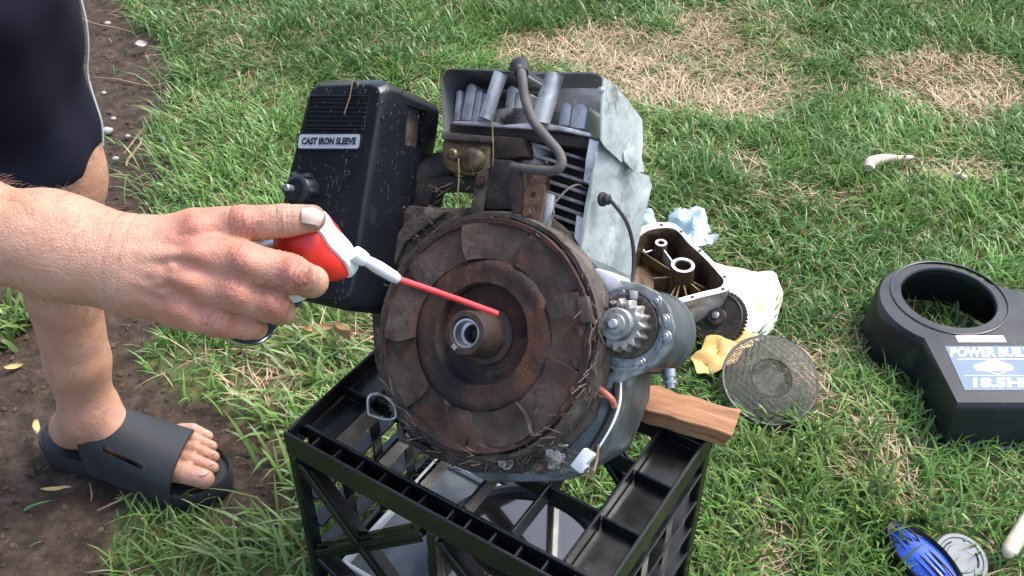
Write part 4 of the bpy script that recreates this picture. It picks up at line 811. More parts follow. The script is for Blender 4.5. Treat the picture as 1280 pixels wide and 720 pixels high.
# ================================================================ person
SOLE_A, SOLE_B = G(58, 548, .02), G(291, 603, .02)
FD = (SOLE_B-SOLE_A); FD.z = 0; FLEN = FD.length; FD.normalize(); FN = Vector((-FD.y, FD.x, 0))     # FN points away from the camera (little toe side)
def foot(x, y, z): return Vector((SOLE_A.x, SOLE_A.y, 0))+FD*x+FN*y+Vector((0, 0, z))
def build_person():
    t = empty('person', 'person in navy shorts and black slide sandals reaching in with a spray can', 'person', Matrix.Translation(foot(.08, 0, 0)))
    off = -t.matrix_world.translation
    parts = []                                                 # (V, F)
    # ---------- right arm and hand
    pr = []
    def pt(u, v, d): return W(u, v, d)
    def seg(a, b, k=.008):
        (u0, v0, d0, r0), (u1, v1, d1, r1) = a, b; pr.append((pt(u0, v0, d0), pt(u1, v1, d1), r0*d0/FPX, r1*d1/FPX, k))
    el = (-270, 240, .74, 84); m1 = (-60, 283, .742, 66); m2 = (70, 307, .745, 56); wr = (160, 333, .748, 53)
    seg(el, m1, .02); seg(m1, m2, .02); seg(m2, wr, .02)
    seg((70, 325, .75, 46), (160, 345, .75, 42), .012); seg((60, 292, .745, 52), (165, 318, .746, 44), .012)
    MC = {'i': ((172, 312, .748, 38), (244, 287, .745, 25.5)), 'm': ((172, 325, .745, 42), (246, 317, .735, 25.5)), 'r': ((172, 340, .746, 42), (234, 351, .736, 25)), 'p': ((168, 350, .75, 40), (220, 384, .743, 25.5))}
    for k_ in 'imrp': seg(*MC[k_], .012)
    seg((235, 320, .765, 26), (215, 372, .765, 26), .015); seg((190, 330, .765, 34), (232, 340, .765, 26), .015)
    for a, b in (((180, 302, .735, 8), (246, 287, .7255, 5)), ((182, 320, .722, 7), (246, 317, .7165, 5)), ((182, 338, .723, 7), (234, 351, .7175, 5))): seg(a, b, .006)      # tendons
    for vv in ([(150, 318, .719, 5), (185, 312, .7235, 5), (215, 300, .726, 4.5), (240, 305, .7235, 4)], [(170, 360, .726, 5), (200, 352, .7215, 5), (215, 335, .7185, 4.5), (244, 332, .7225, 4)], [(140, 350, .723, 5), (172, 350, .7225, 5), (205, 366, .7245, 4.5)]):
        for i in range(len(vv)-1): seg(vv[i], vv[i+1], .0035)
    for (u, v, d, r) in ((246, 283, .7315, 15), (249, 316, .7225, 15), (237, 352, .7235, 14), (223, 386, .7305, 13)): pr.append((pt(u, v, d), pt(u+6, v+1, d), r*d/FPX, r*d/FPX, .008))
    fing = [[(244, 287, .745, 25), (302, 280, .7405, 24), (356, 276, .742, 21.5), (390, 273, .746, 17.5)],
            [(246, 317, .735, 25), (305, 328, .727, 27), (364, 343, .731, 25.5), (390, 352, .752, 20), (384, 356, .775, 17)],
            [(234, 351, .737, 25), (292, 366, .731, 26), (338, 381, .738, 22.5), (352, 389, .758, 17), (346, 392, .777, 15)],
            [(222, 385, .743, 24), (272, 401, .741, 21.5), (308, 407, .747, 18), (320, 410, .762, 14), (315, 410, .78, 12.5)],
            [(188, 318, .77, 38), (240, 296, .785, 30), (300, 290, .808, 25), (352, 296, .83, 20)]]
    def plump(f):
        o_ = []
        for i in range(len(f)-1):
            a_, b_ = f[i], f[i+1]; o_ += [a_, tuple((q+w_)/2*(.93 if n_ == 3 else 1) for n_, (q, w_) in enumerate(zip(a_, b_)))]
        return o_+[f[-1]]
    fing_raw = fing; fing = [plump(f) for f in fing]
    for f in fing:
        for i in range(len(f)-1): seg(f[i], f[i+1], .0026 if i > 1 else .006)
    # finger creases and knuckle folds come from the thin ridges below
    for (u, v, d, r) in ((302, 272, .7315, 13), (306, 324, .716, 15), (366, 340, .721, 13), (293, 363, .7205, 14), (339, 378, .729, 12), (273, 399, .7325, 12)): pr.append((pt(u, v, d), pt(u+3, v+4, d), r*d/FPX, r*d/FPX, .006))
    P = np.array([list(p[0]) for p in pr]+[list(p[1]) for p in pr]); lo = P.min(0)-.07; hi = P.max(0)+.07
    V, F = sdf_mesh(pr, lo, hi, .0014); V = relax(V, F, 3, .5)
    # creases across the joints and the wrist, then grime and redness
    def joint(V, c, ax, offs, depth, wd, rad):
        c = np.array(c); ax = np.array(ax.normalized()); q = V-c; s = q@ax; r = np.linalg.norm(q-s[:, None]*ax, axis=1); inn = np.zeros(len(V))
        wob = .0007*np.sin(q[:, 2]*900+q[:, 0]*500)
        for o_ in offs: inn += np.exp(-((s+wob-o_)/wd)**2)
        k = inn*(r < rad)*depth; cen = c+s[:, None]*ax; d = (cen-V); d /= np.maximum(np.linalg.norm(d, axis=1), 1e-6)[:, None]; return V+d*k[:, None]
    for f in fing_raw[:4]:
        for i in (1, 2):
            c = pt(*f[i][:3]); ax = pt(*f[i+1][:3])-pt(*f[i-1][:3]); V = joint(V, c, ax, (-.0045, -.0012, .002, .005), .0010, .0008, .026)
    wc = pt(160, 333, .748); V = joint(V, wc, pt(200, 335, .748)-pt(120, 325, .748), (-.006, .004), .00045, .0011, .06)
    grime = np.zeros(len(V)); red = np.zeros(len(V)); Vn = V
    def near(u, v, d, r): return np.exp(-(np.linalg.norm(Vn-np.array(pt(u, v, d)), axis=1)/r)**2)
    for (u, v, d, r, k_) in ((385, 345, .715, .017, 1), (360, 338, .712, .014, .8), (338, 378, .716, .015, .9), (395, 272, .738, .012, .9), (318, 280, .728, .010, .7), (355, 268, .728, .012, .35), (290, 402, .727, .010, .5), (300, 366, .714, .010, .4), (398, 356, .73, .012, .6)): grime = np.maximum(grime, k_*near(u, v, d, r))
    for (u, v, d, r) in ((246, 283, .728, .02), (250, 316, .72, .02), (237, 352, .72, .02), (223, 386, .728, .02), (302, 276, .728, .014), (305, 326, .712, .014), (365, 342, .716, .014), (292, 364, .716, .014), (338, 380, .725, .014), (280, 402, .73, .02)): red = np.maximum(red, near(u, v, d, r))
    hand_tint = np.stack([grime, red, np.zeros(len(V))], 1); parts.append((V, F))
    # ---------- left leg and foot
    lg = []
    def L_(a, b, ra, rb, k=.02): lg.append((Vector(a), Vector(b), ra, rb, k))
    ank = foot(.093, .0, .105); kn = Vector((-.533, 1.0, .50)); calf = Vector((-.567, 1.012, .30))
    zf = .034
    L_(foot(.05, 0, zf+.026), foot(.08, 0, zf+.052), .026, .030); L_(foot(.08, 0, zf+.05), ank+Vector((0, 0, .0)), .031, .036); L_(ank, ank.lerp(calf, .45)+Vector((.0, 0, 0)), .0345, .0405, .012)
    L_(ank.lerp(calf, .45), calf, .0405, .0445, .012); L_(calf, kn+Vector((-.006, 0, -.07)), .0445, .0465, .012); L_(kn+Vector((-.006, 0, -.07)), kn, .0465, .052, .012); L_(kn+Vector((.012, 0, -.02)), kn+Vector((.012, 0, .03)), .05, .051, .03)
    L_(kn, Vector((-.545, .985, .72)), .057, .075, .03)
    for s in (-1, 1): L_(ank+FN*s*.026+Vector((0, 0, -.012+.006*s)), ank+FN*s*.027+Vector((0, 0, -.008)), .0125, .0125, .015)
    L_(ank+FD*.012, foot(.135, -.006, zf+.040), .033, .024); L_(foot(.135, -.006, zf+.038), foot(.205, -.016, zf+.020), .024, .018); L_(foot(.11, .01, zf+.03), foot(.2, .026, zf+.015), .025, .015); L_(foot(.06, 0, zf+.022), foot(.2, .004, zf+.016), .024, .017)
    L_(foot(.195, -.022, zf+.019), foot(.215, -.024, zf+.018), .019, .015, .008)
    toes = [((.215, -.028), (.272, -.024), .0145, .0135), ((.215, -.0035), (.270, .0005), .0092, .0088), ((.212, .0145), (.262, .019), .0086, .0083), ((.205, .0305), (.250, .0355), .0083, .008), ((.197, .0455), (.235, .0515), .0083, .0078)]
    for (a, b, ra, rb) in toes:
        mid = ((a[0]+b[0])/2, (a[1]+b[1])/2); L_(foot(*a, zf+.017), foot(*mid, zf+.019), ra, ra*1.03, .004); L_(foot(*mid, zf+.019), foot(*b, zf+rb-.001), ra, rb, .0012)
    P = np.array([list(p[0]) for p in lg]+[list(p[1]) for p in lg]); V, F = sdf_mesh(lg, P.min(0)-.085, P.max(0)+.085, .002); V = relax(V, F, 3, .5); parts.append((V, F))
    nails = [(foot(b[0]-.001, b[1], zf+rb*1.0+rb*.93), rb) for (a, b, ra, rb) in toes]
    # ---------- the rest of the body, out of the picture
    bd = []
    def B(a, b, ra, rb, k=.05): bd.append((Vector(a), Vector(b), ra, rb, k))
    sh_r = Vector((-.56, .60, 1.12)); elb = pt(-270, 236, .74); hipL = Vector((-.60, .96, .86)); hipR = Vector((-.62, .74, .86)); pel = Vector((-.64, .85, .88)); che = Vector((-.60, .80, 1.12)); neck = Vector((-.55, .79, 1.26)); head = Vector((-.50, .79, 1.40))
    B(elb, sh_r, .05, .062); B(sh_r, che, .07, .11); B(pel, che, .135, .145); B(hipL, pel, .1, .11); B(hipR, pel, .1, .11); B(che+Vector((0, .12, 0)), che, .09, .12); B(che, neck, .09, .06); B(neck, head, .055, .06)
    B(Vector((-.545, .985, .70)), hipL, .078, .095); kr = Vector((-.60, .62, .5)); B(kr, hipR, .062, .095); B(Vector((-.66, .60, .1)), kr, .042, .058); B(Vector((-.66, .60, .055)), Vector((-.52, .57, .045)), .036, .026)
    sl = Vector((-.58, 1.0, 1.12)); B(che, sl, .1, .065); B(sl, Vector((-.70, 1.10, .88)), .058, .046); B(Vector((-.70, 1.10, .88)), Vector((-.58, 1.02, .68)), .044, .032); B(Vector((-.58, 1.02, .68)), Vector((-.55, 1.0, .60)), .034, .03)
    B(head+Vector((.01, 0, .0)), head+Vector((.0, 0, .06)), .085, .09, .03); B(head+Vector((.05, 0, -.04)), head+Vector((.06, 0, -.07)), .05, .04, .03); B(head+Vector((.095, 0, -.005)), head+Vector((.105, 0, -.02)), .012, .014, .01)
    for s in (-1, 1): B(head+Vector((0, s*.088, .0)), head+Vector((-.005, s*.09, -.03)), .012, .01, .01); B(head+Vector((.078, s*.032, .018)), head+Vector((.08, s*.034, .018)), .013, .013, .008)
    P = np.array([list(p[0]) for p in bd]+[list(p[1]) for p in bd]); V, F = sdf_mesh(bd, P.min(0)-.17, P.max(0)+.17, .009); V = relax(V, F, 2, .5); parts.append((V, F))
    k = 0; VV = []; FF = []
    for V, F in parts: VV.append(V); FF.append(F+k); k += len(V)
    tint = np.zeros((k, 3)); tint[:len(hand_tint)] = hand_tint
    me = np_mesh('body', np.concatenate(VV)+np.array(off), [np.concatenate(FF)], SKIN, True, tint); body = obj('body', me, t)
    # ---------- shorts
    st = []
    def S(a, b, ra, rb, k=.05): st.append((Vector(a), Vector(b), ra, rb, k))
    hem = Vector((-.53, .995, .515)); S(hem+Vector((-.045, 0, -.06)), Vector((-.545, .985, .72)), .106, .099); S(Vector((-.538, .985, .72)), hipL, .09, .115); S(hipL, pel, .12, .14); S(hipR, pel, .12, .14); S(pel, pel+Vector((.01, 0, .1)), .14, .145); S(Vector((-.59, .63, .48)), hipR, .085, .11)
    def folds(F_, X, Y, Z):
        return F_+.0035*np.sin(X*38+Z*55+2*np.sin(Y*30))*np.clip((1.0-Z)*2, 0, 1)+.002*np.sin(Y*85+Z*23)
    P = np.array([list(p[0]) for p in st]+[list(p[1]) for p in st])
    V, F = sdf_mesh(st, P.min(0)-.17, P.max(0)+.17, .006, cuts=[((-.53, 1.0, .518), (.03, 0, -1))], post=folds); V = relax(V, F, 1, .4)
    sh = obj('shorts', np_mesh('shorts', V+np.array(off), [F], NAVY), t); sh['label'] = 'dark navy knee-length shorts with white side piping'
    pts = []
    for z in np.arange(.521, .82, .03):
        yy = 1.012+.01*(z-.5); sel = V[(np.abs(V[:, 2]-z) < .008) & (np.abs(V[:, 1]-yy) < .008)]; pts.append(Vector((sel[:, 0].max()+.0006, yy, z)))
    MB().tube([p+off for p in catmull(pts, 3)], .0013, 6).build('piping', PRINT_WHITE, sh)
    # ---------- shirt and hair
    sr = []
    for (a, b, ra, rb) in ((pel+Vector((0, 0, .07)), che, .15, .16), (che, sh_r, .125, .085), (che, sl, .125, .085), (sh_r, sh_r.lerp(elb, .45), .08, .075), (sl, sl.lerp(Vector((-.70, 1.10, .88)), .5), .08, .07), (che, neck+Vector((0, 0, -.03)), .11, .075)): sr.append((a, b, ra, rb, .05))
    P = np.array([list(p[0]) for p in sr]+[list(p[1]) for p in sr]); V, F = sdf_mesh(sr, P.min(0)-.18, P.max(0)+.18, .01); obj('shirt', np_mesh('shirt', V+np.array(off), [F], SHIRT), t)
    hr = [(head+Vector((-.015, 0, .045)), head+Vector((-.03, 0, .03)), .1, .098, .03), (head+Vector((-.06, 0, -.02)), head+Vector((-.05, 0, -.04)), .06, .055, .03)]
    P = np.array([list(p[0]) for p in hr]+[list(p[1]) for p in hr]); V, F = sdf_mesh(hr, P.min(0)-.12, P.max(0)+.12, .006, cuts=[(tuple(head+Vector((.05, 0, .04))), (.8, 0, -.6))]); obj('hair', np_mesh('hair', V+np.array(off), [F], HAIR), t)
    # ---------- nail on the index finger, smudges of grease
    nc = pt(391, 267, .7345); nx = (pt(401, 269, .7362)-nc).normalized(); nn = -(CF*.86-CU*.5); nn = (nn-nx*nn.dot(nx)).normalized(); ny = nn.cross(nx); M3 = Matrix((nx, ny, nn)).transposed(); mb = MB(); vs = []; fs = []
    for i in range(9):
        for j in range(9):
            a, b = i/4-1, j/4-1; q = math.sqrt(max(0, 1-b*b*.5)); vs.append(off+nc+M3 @ Vector((a*.0078*math.sqrt(1-b*b*.35), b*.0072*math.sqrt(1-a*a*.3), .0016-.0042*b*b-.0022*a*a)))
    for i in range(8):
        for j in range(8): fs.append((i*9+j, i*9+9+j, i*9+10+j, i*9+j+1))
    mb.add(vs, fs).build('fingernail', NAIL, body, smooth=80)
    for (q, rb) in nails: MB().ball(q+off, rb*.62, 10, (1, .8, .28)).build('toenail', TOENAIL, body)
    # short hairs on the forearm
    mb = MB(); Va = parts[0][0]; cand = Va[(Va[:, 0] < -.27)]; cand = cand[rng.permutation(len(cand))[:1500]]
    for p in cand:
        p = Vector(p); c = W(-60+ (p.x+.4)*0, 300, .745); cen = Vector((p.x, c.y+ (p.x+.4)*.02, c.z-(p.x+.4)*.1)); nn_ = (p-cen).normalized(); d = (nn_*.5+Vector((.8, -.1, -.3))+Vector((random.gauss(0, .25), random.gauss(0, .25), random.gauss(0, .25)))).normalized(); l = random.uniform(.005, .012)
        mb.tube([p+off, p+off+d*l*.5+nn_*.001, p+off+d*l], [.0001, .00009, .00005], 3, False)
    mb.build('arm_hair', ARMHAIR, body, smooth=0, kind='stuff')
    # ---------- sandals
    def sandal(F0, mir):
        """F0(x, y, z) foot frame"""
        prof = [(0, .006), (.012, .026), (.035, .0365), (.07, .0375), (.11, .0365), (.15, .042), (.19, .0505), (.225, .052), (.255, .044), (.278, .028), (.290, .008)]
        so = [(x*FLEN/.29, w+mir*0) for x, w in prof]; shift = lambda x: -.006*mir*math.sin(max(0, min(1, (x-.1)/.15))*math.pi/2)
        outl = [(x, w+shift(x)) for x, w in so]+[(x, -w+shift(x)) for x, w in so[::-1]]
        oc = [(p.x, p.y) for p in catmull([(a, b, 0) for a, b in outl+outl[:1]], 3)][:-1]
        mb = MB(); n = len(oc); rows = [(1.0, .0, .90), (1, .004, .97), (1, .017, 1.0), (1, .033, 1.0), (1, .036, .975), (1, .034, .92), (1, .029, .88)]; vs = []; fs = []
        cxm = .145
        for (_, z, s) in rows:
            for (x, y) in oc:
                e = .010*max(0, 1-x/.09)*(1 if z > .02 else 0); vs.append(F0(cxm+(x-cxm)*(1-(1-s)*.35), shift(x)+(y-shift(x))*s, z+e*(z/.036)+.006*(max(0, x-.24)/.05)**2))
        for i in range(len(rows)-1):
            for k in range(n): fs.append((i*n+k, i*n+(k+1) % n, (i+1)*n+(k+1) % n, (i+1)*n+k))
        fs += [tuple(range(n))[::-1], tuple((len(rows)-1)*n+k for k in range(n))]
        s_ = mb.add([v+off for v in vs], fs).build('sandal', SANDAL, t, smooth=45)
        # strap: arched sheet over the instep with a slot
        nx_, ny_ = 14, 26; vs = []; fs = []; g = {}
        for side in (0, 1):
            for i in range(nx_+1):
                for j in range(ny_+1):
                    a = i/nx_; b = j/ny_*2-1; x0, x1 = .112, .228
                    cur = -.014*(1-b*b)+.016*b*mir; xs = x0+(x1-x0)*a+cur*(1-a)*1.0+(.012*(1-b*b)-.004)*a-.012*b*mir*a
                    wdt = .042+.0125*a; th = b*math.pi/2*1.0; hgt = .092-.034*a
                    y = math.sin(th)*wdt*1.03+shift(xs); z = .022+(hgt-.0)*math.cos(th)**.62 if abs(b) < .999 else .022
                    if side: y = shift(xs)+(y-shift(xs))*.935; z = z-.004 if abs(b) < .95 else z
                    g[(side, i, j)] = len(vs); vs.append(F0(xs, y, z)+off)
        def hole(i, j):
            b = (j+.5)/ny_*2-1; return mir*b < -.50 and mir*b > -.62 and 4 <= i <= 9
        for i in range(nx_):
            for j in range(ny_):
                if hole(i, j): continue
                fs += [(g[0, i, j], g[0, i+1, j], g[0, i+1, j+1], g[0, i, j+1]), (g[1, i, j], g[1, i, j+1], g[1, i+1, j+1], g[1, i+1, j])]
                for (ni, nj, e0, e1) in ((i-1, j, (i, j), (i, j+1)), (i+1, j, (i+1, j), (i+1, j+1)), (i, j-1, (i, j), (i+1, j)), (i, j+1, (i, j+1), (i+1, j+1))):
                    if not (0 <= ni < nx_ and 0 <= nj < ny_) or hole(ni, nj): fs.append((g[0, *e0], g[0, *e1], g[1, *e1], g[1, *e0]))
        MB().add(vs, fs).build('strap', SANDAL, s_, smooth=50)
    sandal(foot, 1)
    a2 = Vector((-.735, .615, 0)); d2 = Vector((1, -.12, 0)).normalized(); n2 = Vector((.12, 1, 0)).normalized()
    sandal(lambda x, y, z: a2+d2*x+n2*y+Vector((0, 0, z)), -1)
    EXCL.append([tuple(foot(x, y, 0)[:2]) for x, y in ((-.005, -.03), (.1, -.045), (.2, -.06), (.28, -.04), (.295, 0), (.27, .05), (.1, .045), (-.005, .03))])
build_person()

# ================================================================ things lying on the lawn
def crumple(name, px, z, mat, amp, fold, n=26, seed=0, th=.0006, edge=.0, lift=None):
    """a sheet over a ground outline, crumpled"""
    P = gpoly(px, z); mb = MB(); xs = [p[0] for p in P]; ys = [p[1] for p in P]; cx, cy = sum(xs)/len(xs), sum(ys)/len(ys)
    ring = 14; m = len(P)*5; out_ = [tuple(q[:2]) for q in catmull([(a, b, 0) for a, b in P+P[:1]], 5)][:-1]; m = len(out_); vs = []; fs = []
    for side in (0, 1):
        for i in range(ring+1):
            f = i/ring
            for k in range(m):
                x = cx+(out_[k][0]-cx)*f; y = cy+(out_[k][1]-cy)*f; q = Vector((x*fold+seed, y*fold, seed*1.3))
                h = z+amp*(.8+abs(mnoise.noise(q))*1.6-.5+.5*mnoise.noise(q*2.3))+(lift(x, y) if lift else 0)-edge*f*f
                vs.append((x+amp*.6*mnoise.noise(q*1.7+Vector((5, 1, 0))), y+amp*.6*mnoise.noise(q*1.7+Vector((1, 7, 0))), max(.004, h)-side*th))
    N = (ring+1)*m
    for s in (0, 1):
        for i in range(ring):
            for k in range(m):
                a = s*N+i*m+k; b = s*N+i*m+(k+1) % m; fs.append((a, b, b+m, a+m) if not s else (a, a+m, b+m, b))
    for k in range(m): fs.append((ring*m+k, ring*m+(k+1) % m, N+ring*m+(k+1) % m, N+ring*m+k))
    return mb.add(vs, fs).build(name, mat, smooth=28)
o = crumple('paper_sheet', [(880, 330), (912, 335), (940, 342), (972, 346), (975, 388), (962, 420), (935, 432), (905, 425), (880, 390)], .016, PAPER, .010, 13, seed=3)
tag(o, 'crumpled white and orange paper sheet spread under the engine cover', 'paper')
o = crumple('paper_sheet', [(866, 440), (892, 414), (918, 398), (936, 404), (940, 424), (922, 448), (897, 462), (870, 464)], .026, ORANGE, .015, 21, seed=8, edge=.012)
tag(o, 'folded orange paper piece tucked in front of the dark gear', 'paper')
o = crumple('rag', [(832, 278), (845, 262), (868, 262), (888, 280), (886, 305), (862, 312), (842, 300)], .022, RAG, .028, 30, seed=5, edge=.02, th=.002)
tag(o, 'crumpled pale blue shop towel behind the engine cover', 'rag')
o = crumple('rag', [(796, 272), (806, 258), (818, 272), (818, 288), (800, 290)], .022, RAG, .022, 34, seed=15, edge=.015, th=.002)
tag(o, 'small pale blue towel scrap beside the grey shroud panel', 'rag')
EXCL.append(gpoly([(880, 335), (965, 350), (965, 385), (955, 415), (935, 425), (905, 420)], .0))

def build_cover():
    zr = .092; rim = [(776, 330), (786, 300), (800, 285), (818, 279), (840, 279), (852, 287), (862, 299), (885, 320), (906, 343), (914, 354), (908, 364), (884, 370), (858, 377), (830, 384), (802, 386), (782, 368)]
    P = [G(u, v, zr) for u, v in rim]; c = sum(P, Vector())/len(P)
    t = empty('engine_cover', 'upturned aluminium crankcase cover with oily brown inside lying on paper', 'engine cover', Matrix.Translation((c.x, c.y, 0)))
    Q = [p-Vector((c.x, c.y, 0)) for p in P]; Q = [Vector((q.x, q.y, zr)) for q in catmull(Q+Q[:1], 3)][:-1]; n = len(Q)
    def loop(s, z, sh=0.0): return [Vector((q.x*s, q.y*s, z)) for q in Q]
    rows = [loop(.86, .012), loop(.93, .05), loop(.985, zr-.008), loop(1.0, zr-.006), loop(1.0, zr)]; vs = sum(rows, []); fs = [tuple(range(n))[::-1]]
    for i in range(len(rows)-1): fs += [(i*n+k, i*n+(k+1) % n, (i+1)*n+(k+1) % n, (i+1)*n+k) for k in range(n)]
    MB().add(vs, fs).build('outer_wall', ALU, t, smooth=50)
    vs = loop(1.0, zr+.0005)+loop(.87, zr+.0005)+loop(.87, zr-.004)+loop(1.0, zr-.004); fs = []
    for i in range(4): fs += [(i*n+k, i*n+(k+1) % n, ((i+1) % 4)*n+(k+1) % n, ((i+1) % 4)*n+k) for k in range(n)]
    g = MB().add(vs, fs).build('gasket_face', BRIGHT_ALU, t, smooth=30)
    vs = loop(.87, zr-.001)+loop(.86, .06)+loop(.81, .036)+[Vector((0, 0, .034))]; fs = []
    for i in range(2): fs += [(i*n+k, (i+1)*n+k, (i+1)*n+(k+1) % n, i*n+(k+1) % n) for k in range(n)]
    fs += [(2*n+k, 3*n, 2*n+(k+1) % n) for k in range(n)]
    MB().add(vs, fs).build('oily_inside', OILY_ALU, t, smooth=50)
    for k in range(0, n, 5):
        q = Q[k]*.935; MB().lathe([(.0032, .0012), (1e-6, .0012)], (q.x, q.y, zr), (0, 0, 1), 10).build('bolt_hole', GREASE, g)
    def L(u, v, z): return G(u, v, z)-Vector((c.x, c.y, 0))
    b0 = L(853, 337, .075); b0.z = .032
    MB().lathe([(.026, 0), (.021, .012), (.0195, .05), (.0185, .052), (.0145, .052), (.0135, .048), (.0135, .01), (1e-6, .01)], b0, (0, 0, 1), 32).build('bearing_boss', OILY_ALU, t, smooth=40)
    b1 = L(826, 307, .07); b1.z = .032
    MB().lathe([(.013, 0), (.0105, .04), (.010, .044), (.006, .044), (.0055, .03), (1e-6, .03)], b1, (0, 0, 1), 24).build('camshaft_boss', OILY_ALU, t, smooth=40)
    MB().lathe([(.0195, .0515), (.0193, .0528), (.014, .0528), (.0138, .05)], b0, (0, 0, 1), 32).build('boss_face', BRIGHT_ALU, t)
    MB().lathe([(.0104, .0435), (.0102, .0446), (.0058, .0446), (.0056, .042)], b1, (0, 0, 1), 24).build('boss_face', BRIGHT_ALU, t)
    for (u, v) in ((836, 372), (860, 372), (884, 358), (877, 362), (815, 345), (862, 300), (800, 310), (845, 372)):
        e = L(u, v, .06); d = (Vector((e.x, e.y, 0))-Vector((b0.x, b0.y, 0))); dd = d.normalized()
        MB().bar(b0+dd*.02+Vector((0, 0, .016)), Vector((e.x, e.y, .045))-dd*.004, .0028, .022).build('rib', GOLDEN, t, bevel=.0006, seg=1)  # brighter metal colour stands in for light caught along the rib tops
    MB().bar(b0+(b1-b0).normalized()*.021+Vector((0, 0, .025)), b1-(b1-b0).normalized()*.011+Vector((0, 0, .028)), .003, .02).build('rib', BRIGHT_ALU, t, bevel=.0006, seg=1)  # bright colour here also paints the light on the rib top
    d = L(803, 300, .06); MB().tube(catmull([L(795, 290, .075), L(802, 306, .06), L(806, 315, .055), L(815, 313, .055)], 4), .0016, 8).build('oil_pipe', BRIGHT_ALU, t)
    EXCL.append([tuple(p[:2]) for p in P])
    return c
build_cover()

def build_gear():
    c = W(898, 396, (G(898, 430, .01)-CP).dot(CF)); n = camvec(-.42, .35, .83).normalized(); up = (Vector((0, 0, 1))-n*n.z).normalized(); x = up.cross(n)
    Rr = .0475; lowest = c.z-Rr*up.z; c.z += .012-lowest
    t = empty('timing_gear', 'dark oily toothed timing gear leaning against the engine cover', 'gear', frame(x, n, up, c) if False else frame(x, -n, up, c))
    r0, nT = Rr, 46; a = []; b = []
    for k in range(nT*4):
        th = 2*math.pi*k/(nT*4); rr = (r0-.0042, r0-.0038, r0, r0-.0003)[k % 4]; a.append(Vector((math.sin(th)*rr, -.006, math.cos(th)*rr))); b.append(Vector((math.sin(th)*rr, .006, math.cos(th)*rr)))
    MB().prism(a, b).build('toothed_rim', GREASE, t, smooth=20)
    MB().lathe([(r0-.006, -.0062), (r0-.008, -.0078), (r0-.0095, -.0064)], axis=(0, 1, 0), seg=48).build('web_ridge', GREASE, t)
    MB().lathe([(.015, -.006), (.0135, -.014), (.0075, -.0145), (.007, -.008), (1e-6, -.008)], axis=(0, 1, 0), seg=28).build('gear_hub', DIRTY, t)
    MB().lathe([(.0068, -.0082), (.006, -.017), (.0045, -.018), (1e-6, -.018)], axis=(0, 1, 0), seg=16).build('shaft_stub', STEEL, t)
build_gear()

def build_screen():
    bot, top = G(985, 530, .012), W(942, 421, (G(942, 436, .055)-CP).dot(CF)); c = (bot+top)/2; up = (top-bot).normalized(); rad = (top-bot).length/2
    n = (camvec(.05, .25, .9)); n = (n-up*n.dot(up)).normalized(); x = up.cross(n)
    t = empty('debris_screen', 'round dished wire mesh screen lying on the grass by the orange paper', 'screen', frame(x, n, up, c))
    Rr = rad; MB().lathe([(Rr, -.004), (Rr+.0012, -.001), (Rr, .0015), (Rr-.0035, .001), (Rr-.0035, -.001), (Rr, -.004)], axis=(0, 1, 0), seg=64).build('screen_rim', WIRE_MESH, t)
    mb = MB(); s = .0041
    def h(r): return .009*(1-min(1, r/Rr)**2)*(1 if r > Rr*.42 else .85)-(.0035 if r < Rr*.36 else 0)
    for ang in (0, math.pi/3, 2*math.pi/3):
        ca_, sa = math.cos(ang), math.sin(ang); m = int(Rr/s)
        for k in range(-m, m+1):
            off_ = k*s+.0007*math.sin(k*3); l = math.sqrt(max(0, (Rr-.002)**2-off_*off_)); pts = []
            if l < .004: continue
            for i in range(11):
                q = -l+2*l*i/10; X, Z = q*ca_-off_*sa, q*sa+off_*ca_; pts.append((X, h(math.hypot(X, Z))+.0004*ang, Z))
            mb.tube(pts, .0006, 4, False)
    mb.build('wire_mesh', WIRE_MESH, t, smooth=0, kind='stuff')
    MB().lathe([(Rr*.40, .0075), (Rr*.40+.0012, .0088), (Rr*.40+.0024, .0075)], axis=(0, 1, 0), seg=48).build('pressed_ring', WIRE_MESH, t)
build_screen()

